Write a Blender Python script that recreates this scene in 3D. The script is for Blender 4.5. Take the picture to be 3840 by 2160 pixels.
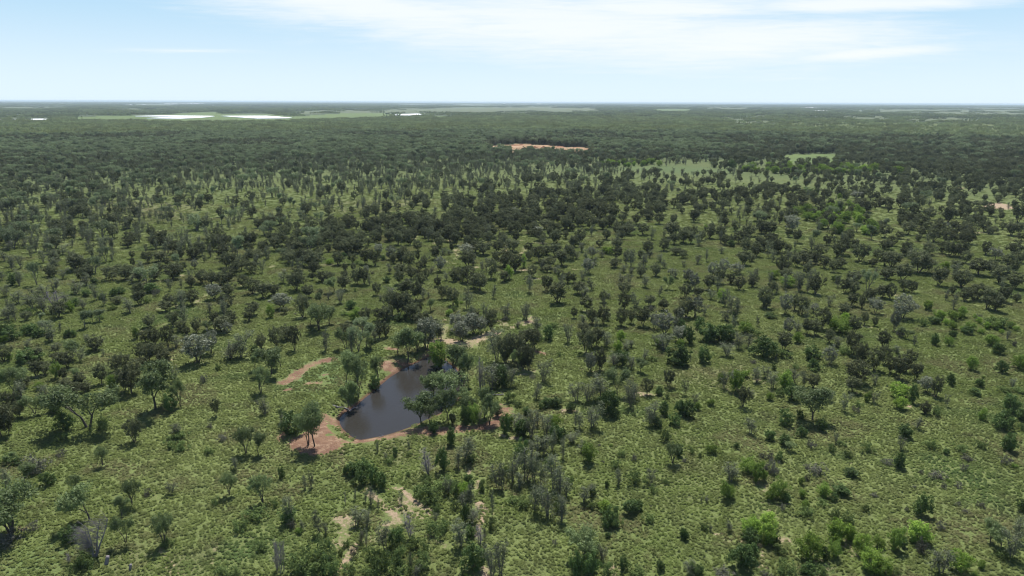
import bpy, math, random
import numpy as np
R = math.radians
scene = bpy.context.scene
for o in list(bpy.data.objects): bpy.data.objects.remove(o)
# ---------------------------------------------------------------- camera, world, sun, exposure
F, W0, H0, CAMH, PITCH, ROLL = 2595.0, 3840.0, 2160.0, 75.0, 15.05, 0.20
cam_d = bpy.data.cameras.new('camera'); cam = bpy.data.objects.new('camera', cam_d); scene.collection.objects.link(cam)
cam_d.sensor_width = 36; cam_d.lens = 36 * F / W0; cam_d.clip_start = 1; cam_d.clip_end = 200000
cam.location = (0, 0, CAMH)
import mathutils
CM = mathutils.Matrix.Rotation(R(90 - PITCH), 3, 'X') @ mathutils.Matrix.Rotation(R(ROLL), 3, 'Z')
cam.rotation_euler = CM.to_euler()
scene.camera = cam
CMN = np.array(CM)
def px_ray(x, y):
    x = np.asarray(x, float); y = np.asarray(y, float)
    d = np.stack([(x - W0/2)/F, (H0/2 - y)/F, -np.ones_like(x)], -1)
    return d @ CMN.T
def unproj(x, y, z=0.0):
    d = px_ray(x, y); t = (z - CAMH) / np.minimum(d[..., 2], -1e-5)
    return d[..., 0]*t, d[..., 1]*t
def proj(X, Y, Zz):
    p = np.stack([np.asarray(X, float), np.asarray(Y, float), np.asarray(Zz, float) - CAMH + np.zeros_like(np.asarray(X, float))], -1) @ CMN
    zd = np.maximum(-p[..., 2], 1e-3)
    return W0/2 + F*p[..., 0]/zd, H0/2 - F*p[..., 1]/zd, zd
SUN_EL, SUN_AZ = 60.0, 3.0            # azimuth clockwise from +Y (straight ahead)
world = bpy.data.worlds.new('World'); scene.world = world; world.use_nodes = True
class NT:
    def __init__(s, nt): s.nt = nt; s.N = nt.nodes; s.L = nt.links
    def n(s, t, **k):
        nd = s.N.new(t)
        for a, b in k.items(): setattr(nd, a, b)
        return nd
    def put(s, v, sock):
        if v is None: return
        if isinstance(v, bpy.types.NodeSocket): s.L.new(v, sock)
        else: sock.default_value = v
    def m(s, op, a, b=None, c=None, clamp=False):
        nd = s.n('ShaderNodeMath', operation=op, use_clamp=clamp)
        s.put(a, nd.inputs[0]); s.put(b, nd.inputs[1]); s.put(c, nd.inputs[2]); return nd.outputs[0]
    def noise(s, vec, scale, detail=3, rough=.55, dist=0.0):
        nd = s.n('ShaderNodeTexNoise'); s.put(vec, nd.inputs['Vector']); nd.inputs['Scale'].default_value = scale
        nd.inputs['Detail'].default_value = detail; nd.inputs['Roughness'].default_value = rough; nd.inputs['Distortion'].default_value = dist
        return nd.outputs['Fac']
    def ss(s, v, a, b, lo=0.0, hi=1.0):
        nd = s.n('ShaderNodeMapRange', interpolation_type='SMOOTHSTEP'); s.put(v, nd.inputs[0])
        nd.inputs[1].default_value = a; nd.inputs[2].default_value = b; nd.inputs[3].default_value = lo; nd.inputs[4].default_value = hi
        return nd.outputs[0]
    def mix(s, f, a, b, mode='MIX'):
        nd = s.n('ShaderNodeMix', data_type='RGBA', blend_type=mode)
        s.put(f, nd.inputs[0]); s.put(a if isinstance(a, bpy.types.NodeSocket) else (*a, 1), nd.inputs[6]); s.put(b if isinstance(b, bpy.types.NodeSocket) else (*b, 1), nd.inputs[7])
        return nd.outputs[2]
    def vmul(s, v, k):
        nd = s.n('ShaderNodeVectorMath', operation='MULTIPLY'); s.put(v, nd.inputs[0]); nd.inputs[1].default_value = k; return nd.outputs[0]
w = NT(world.node_tree); w.N.clear()
SKY_STRENGTH = 0.09
tc = w.n('ShaderNodeTexCoord'); sep = w.n('ShaderNodeSeparateXYZ'); w.L.new(tc.outputs['Generated'], sep.inputs[0])
sky = w.n('ShaderNodeTexSky', sky_type='NISHITA', sun_disc=False); sky.sun_elevation = R(SUN_EL); sky.sun_rotation = R(SUN_AZ)
sky.altitude = 200; sky.air_density = 1.0; sky.dust_density = 0.6; sky.ozone_density = 1.5
yy = w.m('MAXIMUM', sep.outputs[1], 0.02)
u = w.m('DIVIDE', sep.outputs[0], yy); v = w.m('DIVIDE', sep.outputs[2], yy)
uv = w.n('ShaderNodeCombineXYZ'); w.L.new(u, uv.inputs[0]); w.L.new(w.m('MULTIPLY', v, 5.0), uv.inputs[1])
streak = w.noise(w.vmul(uv.outputs[0], (1.0, 1.5, 1)), 3.0, 8, .60, .6)
fine = w.noise(w.vmul(uv.outputs[0], (1.6, 5.0, 1)), 7.0, 6, .65, .8)
def blob(px, py, rx, ry, slope):
    d = px_ray(px, py); u0, v0 = d[0]/d[1], d[2]/d[1]
    du = w.m('SUBTRACT', u, float(u0)); dv = w.m('SUBTRACT', w.m('SUBTRACT', v, float(v0)), w.m('MULTIPLY', du, slope))
    a = w.m('DIVIDE', du, rx/F); b = w.m('DIVIDE', dv, ry/F)
    return w.m('SUBTRACT', 1.0, w.m('SQRT', w.m('ADD', w.m('MULTIPLY', a, a), w.m('MULTIPLY', b, b))))
cov = None
for b in [(1500, 40, 900, 110, -.10), (2200, 100, 1250, 150, -.05), (2750, 160, 850, 120, .02), (2500, 30, 700, 70, .0), (3150, 20, 650, 34, .03), (3200, 205, 420, 34, .08), (720, 190, 600, 22, -.01)]:
    q = blob(*b) if b[3] > 27 else w.m('SUBTRACT', blob(*b), .52); cov = q if cov is None else w.m('MAXIMUM', cov, q)
cl = w.ss(w.m('ADD', w.m('MULTIPLY', cov, 0.95), w.m('ADD', w.m('MULTIPLY', w.m('SUBTRACT', streak, .5), 1.25), w.m('MULTIPLY', w.m('SUBTRACT', fine, .5), .7))), -.20, .85)
el = sep.outputs[2]
low = w.mix(w.ss(el, .0, .15), (6.2, 7.4, 8.2), (3.75, 5.8, 7.5))
back = w.ss(sep.outputs[1], 0.0, .3, .0, 1.0)
skyc = w.mix(w.ss(el, .14, .34), low, sky.outputs[0])
skyc = w.mix(w.m('MULTIPLY', w.m('MULTIPLY', cl, .9), back), skyc, (7.6, 7.95, 8.15))
bg = w.n('ShaderNodeBackground'); w.L.new(skyc, bg.inputs[0]); bg.inputs[1].default_value = SKY_STRENGTH
wo = w.n('ShaderNodeOutputWorld'); w.L.new(bg.outputs[0], wo.inputs[0])
sun_d = bpy.data.lights.new('sun', 'SUN'); sun_d.energy = 5.0; sun_d.angle = R(.53); sun_d.color = (1, .96, .9)
sun = bpy.data.objects.new('sun', sun_d); scene.collection.objects.link(sun)
sd = mathutils.Vector((math.sin(R(SUN_AZ))*math.cos(R(SUN_EL)), math.cos(R(SUN_AZ))*math.cos(R(SUN_EL)), math.sin(R(SUN_EL))))
sun.rotation_euler = sd.to_track_quat('Z', 'Y').to_euler(); sun.location = (0, 0, 200)
vs = scene.view_settings; vs.view_transform = 'Standard'; vs.look = 'None'; vs.gamma = 1; vs.use_curve_mapping = False; vs.exposure = 0.5
scene.cycles.volume_bounces = 1; scene.cycles.max_bounces = 6; scene.cycles.diffuse_bounces = 3; scene.cycles.transmission_bounces = 4
scene.cycles.filter_width = 1.15
# ---- what stands where: kind, base x, base y, height, crown width, each list in the pixels of one enlarged part of the photograph
# d dark round tree, s silver round tree, g open gum, p pale gum, t thin sparse tree, x dead tree,
# l lime bush, m olive lime bush, b dark green bush, o low green shrub, k low grey shrub
Z = 1.98154
TILES = {
'A': (0, 1429, """
g 655 345 330 430;b 490 360 130 110;o 760 360 90 140;d 15 415 230 130;d 60 400 180 110;o 470 440 60 100;d 1000 455 160 125;t 1328 410 110 70
o 1330 430 60 130;o 1270 500 60 100;o 1350 520 60 120;k 1563 350 40 45;g 1830 540 200 110;g 1925 555 165 90;t 1760 660 100 50;k 1650 445 50 70
g 2340 485 310 170;g 2290 470 260 140;b 2170 390 150 170;t 2090 360 110 50;g 760 625 135 70;k 265 690 140 180;g 195 765 150 95;b 370 770 95 100
b 130 620 60 80;g 70 605 70 90;t 35 800 160 80;k 1100 850 50 65;t 1272 835 80 60;g 985 925 190 100;g 555 830 130 70;g 85 1135 340 330
g 670 1040 260 260;o 520 950 50 80;g 905 1030 160 120;g 935 1200 210 120;g 1220 1215 230 120;o 620 1395 120 200;x 700 1310 300 210;b 530 1200 120 110
t 2155 1050 200 70;b 2140 1050 110 100;g 1705 845 165 85;g 1955 905 200 130;b 2098 725 100 45;o 1900 1020 80 160;o 2040 930 60 90;o 1600 920 60 60
t 2270 800 110 40;t 2315 800 130 40;t 2380 1130 170 70;t 2420 1150 90 40;t 2245 1110 90 40;k 2170 1100 80 60;x 2055 1410 240 60;x 2090 1430 250 60
x 2112 1400 220 50;o 2230 1400 150 200;o 2380 1380 200 220;o 2480 1445 170 150;o 2330 1465 120 200;o 1940 1260 70 80;o 1680 1449 80 180;o 1750 1455 50 100
x 510 1350 80 40;t 2470 1420 130 40;o 1780 1110 80 120;k 455 555 45 90;k 60 1200 80 200;k 250 1110 60 80;o 1560 540 50 70;o 440 430 50 60;o 40 600 60 60
o 1180 1130 50 50;o 840 1090 50 80;o 1240 1225 50 110"""),
'B': (1270, 1429, """
b 705 385 90 65;b 840 475 135 65;b 778 665 180 95;x 668 690 190 95;t 930 600 190 110;t 895 655 130 60;t 520 500 70 25;t 290 530 80 20;b 420 565 75 25
t 355 590 60 30;b 195 660 90 120;b 100 700 90 110;b 180 770 110 95;b 265 770 140 85;b 325 795 110 70;o 110 780 60 50;b 50 690 60 40;o 515 710 40 30
b 1235 390 150 70;l 1270 340 100 80;t 1320 370 130 80;b 1370 410 130 110;t 1430 425 170 70;t 1480 330 110 50;t 1540 400 170 100;b 1610 440 110 90
l 1590 340 90 110;t 1588 520 160 50;t 1668 575 160 40;t 1725 460 90 80;b 1670 420 80 60;t 1440 560 120 60;t 1485 555 160 100;t 1530 550 120 70
b 1350 570 150 90;t 1290 750 230 90;t 1185 800 190 80;t 1215 810 170 50;o 1240 700 80 110;o 1150 740 70 90;t 1390 740 220 120;t 1345 800 130 60
t 1450 760 230 80;t 1500 780 190 60;t 1600 800 260 100;t 1640 870 230 90;t 1690 860 140 80;t 1555 1010 250 110;t 1445 950 200 110;t 1655 1045 210 80
o 1380 930 70 120;o 1640 980 90 80;m 1860 600 140 110;t 1810 530 80 60;g 2480 610 150 90;b 2530 560 80 50;o 2430 450 90 110;o 2060 640 60 80
k 2195 590 45 45;o 2100 560 50 60;t 2080 770 130 50;b 1990 790 50 30;o 2200 750 90 150;t 2320 760 110 60;o 2340 830 50 80;t 1825 900 130 90
b 1890 855 85 65;o 1885 950 50 90;l 1985 970 80 90;b 2010 1060 140 110;b 1985 1100 70 40;o 2060 1085 100 80;b 2170 985 100 110;b 2225 960 70 70
o 2300 1050 60 80;o 2430 760 40 60;o 610 870 120 120;o 690 900 110 170;o 750 800 80 150;t 805 840 120 60;o 870 840 100 80;l 925 850 100 80
b 960 760 70 60;o 1065 820 80 90;b 990 785 50 50;t 995 960 180 70;t 930 960 160 90;b 940 1050 130 60;t 990 1050 120 90;o 870 950 70 80;o 725 970 60 60
t 1150 1000 180 30;o 740 1140 110 170;o 800 1095 60 60;t 905 1230 210 110;b 980 1160 90 70;x 1048 1215 150 70;t 1088 1190 100 25;b 1010 1400 190 170
t 1140 1449 230 90;t 1205 1449 250 90;t 350 1260 210 90;x 540 1170 180 110;b 435 1230 140 110;t 240 920 130 50;t 125 890 90 25;t 200 900 90 30
t 295 960 90 20;x 50 920 110 20;t 130 1080 130 90;t 210 1090 140 60;t 170 1200 120 50;t 205 1230 110 30;t 460 910 90 30;o 60 1230 50 60
o 240 1330 90 130;o 330 1400 130 150;o 430 1300 110 120;o 450 1400 150 120;o 560 1250 90 150;o 640 1290 90 120;o 600 1400 120 150;o 470 1449 80 160
t 540 1420 160 30;t 575 1449 90 60;o 90 1430 80 120;o 250 1440 70 140;k 115 1310 90 60;o 20 1300 60 50;t 720 1050 80 40;g 1820 1335 230 200
b 1765 1440 180 100;b 1870 1435 180 130;o 1900 1300 110 100;t 1960 1330 110 60;o 2000 1440 100 110;b 2120 1400 110 70;b 2395 1410 75 60;o 2200 1452 60 130
k 1605 1220 45 30;b 2560 1180 80 50;o 1130 1110 70 100;b 2000 1165 40 40;o 520 560 30 40;o 650 780 70 90;o 1000 1140 60 90;o 1560 640 60 90
o 1300 910 60 100;o 1720 760 60 60;o 980 600 60 100;o 380 610 50 70;o 680 880 100 100;o 830 800 90 90"""),
'C': (2540, 1429, """
b 685 440 75 70;b 800 475 80 80;b 925 410 70 65;b 1070 370 90 70;g 830 520 70 60;b 750 595 75 55;k 625 570 40 60;k 690 590 70 40;t 540 395 110 75
b 12 555 90 40;m 250 535 70 75;o 105 540 50 50;b 440 500 40 40;o 170 570 30 50;b 1690 420 100 80;t 1662 510 100 50;t 1778 360 90 50;o 1150 530 60 60
k 1000 500 50 60;t 970 480 60 20;t 1175 460 80 25;o 1265 570 60 60;o 1410 520 70 100;o 1210 480 40 70;b 1640 645 115 75;k 1560 620 40 70;b 1995 545 45 40
b 2460 515 130 90;b 2400 350 110 120;o 2560 370 60 60;k 2440 620 60 80;k 2125 665 50 50;k 2150 590 40 90;o 2250 500 60 80;o 2110 520 50 90;o 1880 500 60 90
k 1810 690 30 40;m 520 680 110 110;m 585 745 140 90;m 640 740 80 50;m 385 870 130 120;t 400 750 130 100;k 700 690 110 60;k 665 670 60 60;m 745 870 140 110
m 680 890 80 70;b 810 900 70 60;m 910 765 60 50;k 955 740 50 50;m 930 865 60 55;m 1080 860 90 100;b 1160 890 60 60;b 1210 840 70 110;k 1040 690 80 120
b 1295 710 60 90;k 965 650 30 60;o 960 1000 70 120;m 945 950 60 60;o 1160 1010 60 80;o 1260 1070 90 100;o 1070 920 50 90;b 1805 990 150 110;k 1950 1100 60 60
k 2085 930 30 40;k 2260 940 40 60;k 1460 860 30 60;k 1975 800 40 50;k 2090 790 40 60;k 1935 720 50 110;o 1405 970 60 60;k 1700 965 30 30;k 2145 980 30 50
b 2570 970 110 80;l 535 1140 130 150;l 670 1080 100 110;l 665 1210 150 110;b 545 1210 110 120;b 725 1210 70 60;l 960 1325 190 170;l 1180 1190 150 130
l 1275 1180 110 80;m 1160 1310 130 90;b 1095 1340 110 65;l 1365 1280 140 115;m 1610 1250 160 110;m 1515 1240 80 100;l 1785 1190 140 150;k 1810 1280 110 90
b 1680 1230 60 60;l 1440 1420 160 160;l 1525 1455 130 130;b 490 1375 170 180;b 545 1330 120 100;t 1960 1420 190 130;l 2080 1410 150 130;m 2255 1400 60 60
t 2500 1180 180 80;g 2330 1200 160 120;g 2400 1250 140 130;t 2480 1320 200 110;o 2420 1320 60 130;b 50 1175 80 65;t 385 1110 80 50;o 200 1110 50 80
t 245 1120 50 20;o 800 1440 100 150;b 960 1430 90 100;o 1080 1449 90 150;b 150 1440 80 90;k 340 1455 60 140;k 650 1455 40 90;o 110 1449 110 70
t 100 1440 110 80;o 750 1280 70 110;m 2200 1455 30 80;o 1620 1440 50 80;t 215 900 50 30;t 175 900 50 15;k 780 960 50 50;k 50 600 30 40"""),
'E': (1270, 900, """
d 10 100 70 40;d 205 180 120 85;d 270 190 110 75;s 300 110 80 65;s 385 145 90 65;b 40 125 35 30;b 330 150 40 40;d 465 180 110 70;d 525 210 120 90
d 588 165 90 45;d 640 195 85 65;d 720 145 90 75;s 755 235 110 85;t 775 110 60 40;d 840 90 70 45;t 825 110 40 40;s 955 100 70 120;d 960 200 120 110
d 1075 110 100 110;t 1000 190 70 40;t 1110 190 60 40;d 1180 90 100 90;d 1285 85 90 110;d 1230 210 100 70;d 1310 230 140 100;l 1378 205 105 45
d 1410 90 80 60;d 1415 150 70 60;d 1490 165 110 90;d 1545 110 80 70;d 1605 120 90 75;d 1660 190 110 100;d 1510 215 80 60;d 1570 210 80 80
d 1435 275 90 75;l 1268 290 100 65;d 1230 310 75 75;d 1130 285 140 100;d 1165 150 70 60;d 960 315 120 105;d 855 305 90 65;t 805 300 70 40
t 890 300 60 35;t 1020 310 60 30;d 735 345 80 60;t 920 310 60 30;d 655 290 80 55;t 685 250 60 40;d 610 360 110 85;d 540 290 90 80;d 460 260 80 90
d 590 270 60 50;d 450 330 110 70;d 515 400 110 80;d 575 445 130 80;t 625 440 80 50;d 480 400 80 80;t 380 250 80 50;b 355 318 50 50;d 190 330 120 75
d 135 330 120 85;d 40 370 110 90;d 45 290 70 60;d 50 235 70 50;d 110 230 60 55;s 210 245 55 40;m 15 160 45 45;o 140 180 30 60;k 250 255 30 30
d 285 410 90 60;t 380 440 100 90;t 310 450 50 30;t 15 475 110 55;o 125 385 30 40;d 770 440 100 60;d 810 440 100 70;d 850 485 120 80;m 880 495 60 40
t 955 510 120 55;t 960 430 80 40;g 683 525 95 60;t 665 430 40 30;d 395 560 170 110;d 450 560 150 100;d 500 560 170 100;d 560 590 120 90;d 300 600 90 80
b 455 600 60 90;d 600 560 110 60;d 540 595 110 90;d 350 600 110 90;b 90 510 70 75;m 105 610 110 100;d 200 620 110 90;t 1145 435 100 40;t 1252 585 120 60
k 1235 600 40 60;s 880 680 140 130;s 1000 700 150 140;s 1060 690 120 100;d 1135 680 150 90;d 1000 590 80 90;s 917 750 140 110;d 1140 600 80 70
m 810 560 50 60;d 620 660 110 120;s 650 800 210 150;d 700 740 160 100;t 760 740 150 70;t 735 740 120 50;d 303 730 140 80;d 350 720 110 60
t 260 760 100 60;p 150 830 200 120;p 180 690 110 100;p 205 790 170 90;t 100 840 170 60;g 50 810 160 110;d 65 720 110 110;g 235 820 100 50
g 510 915 240 200;g 590 830 150 100;g 440 850 140 100;m 750 965 210 140;g 890 990 210 150;g 850 930 100 100;g 960 1090 240 110;t 930 1110 100 80
x 1050 1110 240 60;x 1075 1110 160 50;t 1140 1110 180 120;b 1205 1080 150 130;t 1270 1090 160 80;t 1225 920 130 60;t 1180 900 230 110;d 1240 920 200 110
d 1300 900 200 130;d 1370 960 190 100;d 1410 970 180 90;d 1450 810 150 110;d 1380 780 100 100;g 1335 960 150 80;t 1462 695 120 80;b 1560 740 110 75
o 1600 650 40 70;t 1330 650 60 40;t 1520 1050 170 90;t 1465 1185 125 60;o 1265 1210 90 80;k 1435 1030 30 50;g 800 1200 230 200;g 700 1180 190 130
g 613 1370 230 160;g 680 1365 190 110;g 805 1340 230 130;d 850 1380 90 60;g 950 1330 170 100;b 945 1380 150 80;m 1005 1370 165 60;g 1080 1330 220 130
g 930 1200 100 100;g 1120 1370 170 110;d 1180 1310 90 70;t 1040 1370 110 60;g 70 1105 270 120;g 150 1170 290 110;b 100 1160 110 80;g 298 1060 190 80
b 270 1120 110 70;g 70 1270 200 120;d 1735 55 80 60;t 1800 90 70 50;s 1880 140 95 75;s 1855 250 110 80;t 1900 190 60 40;d 1940 55 60 60
l 1980 100 50 50;l 2020 110 60 45;t 1955 130 60 45;d 2060 140 90 85;d 2145 150 80 60;d 2170 150 70 60;d 2240 135 70 50;t 2275 160 50 40;t 2390 165 60 45
d 2415 80 90 75;d 2500 110 60 70;t 1740 140 60 50;t 1770 140 60 40;d 2050 205 70 80;t 2120 240 70 50;d 2245 275 80 65;t 2170 260 60 40;d 2355 270 100 80
t 2430 210 60 50;s 2465 260 50 45;t 2500 280 70 60;g 2445 365 100 60;t 2280 350 90 80;t 2095 320 70 60;t 2160 340 90 40;d 2125 410 90 90
t 2380 420 80 40;d 1650 320 90 60;d 1700 320 80 65;d 1745 320 70 60;t 1810 300 90 50;d 1550 240 60 80;d 1545 380 110 80;d 1630 465 140 130
k 1410 325 60 60;t 1610 250 60 50;d 1785 400 90 90;t 1820 425 80 80;t 1880 370 90 60;d 1965 465 90 60;t 2005 430 50 60;d 1840 530 110 85;d 1750 580 85 50
d 1880 625 120 80;d 1965 625 120 80;t 1815 620 70 60;t 2010 600 80 50;d 2120 520 120 80;t 2170 450 70 50;d 2100 640 130 90;d 2170 620 110 60
d 2260 640 140 90;d 2310 490 80 70;d 2415 520 80 70;k 2320 530 50 60;d 2520 590 90 70;t 1915 660 80 40;s 2345 660 120 90;s 2420 700 160 130
t 2360 780 80 50;t 2420 820 120 110;s 2530 750 110 100;m 2545 800 60 50;b 2520 930 140 160;m 2390 800 70 70;d 1835 840 170 120;d 1825 690 70 80
d 1920 790 130 80;t 1990 790 120 80;l 2090 750 80 60;l 2075 830 80 60;t 2130 820 70 60;t 2180 800 60 50;s 1865 980 140 90;d 1940 970 160 90
d 1880 800 120 90;t 2050 930 110 90;b 2110 930 110 80;b 2060 900 70 70;t 2180 960 120 70;g 2245 980 100 70;t 2270 890 80 50;t 1945 1160 180 130
g 2070 1160 200 130;t 1770 1200 140 90;t 1850 1200 160 100;t 2170 1240 200 90;t 2200 1190 170 80;b 2010 1290 170 160;d 2290 1150 120 80;b 2380 1150 60 60
d 2450 1090 120 75;b 2415 1300 100 70;t 2315 1370 180 90;b 2360 1390 70 90;t 1880 1400 190 110;t 1755 1385 150 30;t 1800 1410 120 70;b 1720 1270 70 70
b 1550 1240 70 90;b 1620 1240 70 80;o 1500 1260 60 60;b 2500 1380 90 80;b 2540 1300 110 60;t 1430 1340 90 50;b 1400 1300 60 60;o 1640 860 30 60
o 1330 1240 50 60;o 1500 760 50 60;o 2330 900 40 60;o 30 560 30 60;o 400 460 40 60;o 860 530 40 70;o 2050 1320 60 80;o 2440 1180 40 60"""),
'D': (0, 900, """
t 60 80 80 60;p 225 100 60 50;p 395 100 80 60;t 90 200 90 60;t 325 170 100 50;p 275 335 170 70;b 95 340 90 70;t 470 290 80 60;d 565 230 120 100
p 655 200 70 70;p 710 245 130 60;p 790 160 110 60;t 740 190 90 40;d 830 300 100 110;d 880 240 60 70;d 990 200 70 50;d 970 250 60 60;t 1050 250 100 50
d 985 140 60 60;d 1100 170 80 80;d 1190 160 70 90;d 1240 190 70 50;t 1255 65 90 60;t 1325 65 80 40;d 1300 145 70 60;d 1350 145 80 60;d 1440 140 90 90
s 1448 215 70 45;d 1360 235 80 60;t 1520 165 70 30;d 1660 130 85 85;k 1548 75 50 40;d 1780 60 70 60;t 1470 60 90 30;d 1150 300 70 80;d 1180 240 70 80
d 1290 290 110 110;d 1420 350 80 60;t 1250 350 60 30;t 980 330 70 50;k 1070 305 30 40;d 1500 320 100 80;d 1570 330 100 90;d 1640 340 100 100;d 1700 300 90 90
d 1790 230 90 90;d 1870 250 90 100;d 1900 170 100 100;d 1960 110 100 80;d 2050 80 100 80;d 2130 130 80 80;d 2200 90 80 90;d 2290 60 80 80;d 2350 200 110 110
d 2300 200 100 80;d 2440 90 70 60;l 2440 180 40 60;t 2100 320 100 60;d 2220 310 110 90;t 2150 330 80 50;d 2320 300 60 50;s 1590 440 110 105;d 2040 410 90 80
d 1960 430 110 100;d 1880 400 110 100;d 1810 350 90 80;d 1700 420 100 100;d 2400 310 90 90;d 2450 310 80 60;g 2480 390 110 80;b 845 415 60 60;b 900 400 50 60
d 1030 410 90 70;b 760 440 40 50;t 715 450 130 60;b 1120 390 70 100;k 1160 420 60 60;k 1060 360 40 70;d 880 470 60 80;t 975 540 110 70;o 1090 470 50 60
o 840 520 40 70;x 430 540 170 130;l 525 535 80 70;t 130 470 100 80;t 250 510 120 100;t 320 540 120 80;d 195 600 70 70;t 60 580 90 80;p 630 650 130 80
p 740 600 90 70;g 690 610 80 70;p 340 690 100 80;p 300 610 70 60;d 1110 650 95 85;d 1230 530 80 85;d 1260 480 80 80;d 1370 490 110 90;d 1430 480 110 90
d 1290 640 100 90;m 1285 620 60 60;d 1350 680 80 70;d 1390 700 60 60;d 1460 690 110 70;t 1560 540 80 50;d 1650 680 110 110;d 1600 660 120 80;d 1720 620 90 80
g 1540 680 80 90;d 1680 530 130 100;d 1850 600 80 80;d 1880 560 100 90;l 2010 580 100 60;s 2100 510 110 130;d 2115 550 60 60;d 2250 570 150 90;d 2290 430 90 80
d 2380 430 70 60;g 2390 480 90 70;t 2440 440 60 40;b 510 720 60 60;b 550 720 50 40;b 30 730 110 90;b 100 740 100 110;b 190 700 70 60;b 240 700 80 80
b 290 720 60 80;d 365 750 70 50;m 15 770 60 60;t 430 840 90 70;d 715 820 110 110;g 540 880 140 100;t 600 900 110 60;d 500 950 110 120;d 430 900 60 100
t 640 750 50 60;t 450 685 80 30;t 205 800 60 50;t 770 860 50 20;m 1020 730 90 60;d 1085 760 90 90;d 1150 780 120 90;d 1250 800 150 90;s 1470 910 200 180
s 1570 840 170 110;t 1715 880 150 120;t 1795 870 190 110;s 1690 700 90 80;b 1890 850 70 60;d 1940 810 110 80;t 1315 800 100 70;d 1040 880 110 90
d 1110 900 130 100;d 1180 900 130 110;d 1230 930 100 80;d 1060 950 70 70;d 30 900 110 120;b 230 900 100 150;b 170 900 70 80;d 290 880 80 70;m 70 890 50 50
g 5 1180 230 80;g 110 1150 200 130;t 170 1180 140 90;d 270 1010 110 90;d 330 1000 90 100;m 425 1030 130 60;d 475 1045 90 60;g 560 1040 90 50;d 860 980 120 90
d 920 960 110 90;d 755 1070 140 80;d 980 1140 200 130;d 930 1120 180 100;m 830 1110 110 80;d 860 1090 100 80;d 1000 990 100 90;t 1297 1050 110 50
g 1150 1260 330 240;b 1275 1265 150 110;g 1340 1240 200 80;o 1617 970 50 50;k 1515 1060 70 50;g 1940 1140 190 110;g 2020 1000 200 160;g 2090 950 160 110
g 1895 960 120 70;t 2420 820 160 60;d 2190 820 170 80;d 2060 800 150 110;g 2370 670 200 150;g 2300 640 130 120;g 2450 630 130 90;d 2130 740 110 100
g 260 1290 150 130;d 60 1250 110 110;d 140 1320 120 80;l 300 1110 60 60;t 350 1190 130 80;d 450 1180 90 100;g 850 1200 100 70;d 560 1150 90 100
d 30 1380 180 100;b 420 1290 70 70;d 640 1130 80 80;d 1605 1310 120 60;t 1968 1300 130 75;g 2090 1360 100 50;t 40 160 80 50;t 470 110 80 70;t 180 60 60 50
t 20 300 70 50;t 150 290 80 60;t 380 220 90 70;t 540 150 90 60;t 410 380 100 70;t 560 400 100 80;t 640 340 90 60;b 640 420 50 60;t 340 430 100 70
t 40 420 90 70;b 700 330 50 60;t 500 470 90 70;t 620 510 90 60;b 560 490 60 60;o 750 590 40 60;o 230 560 60 80;o 90 660 50 60;d 400 1270 90 80
d 180 1100 90 80;d 500 1110 80 80;d 600 1080 90 80"""),
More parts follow.
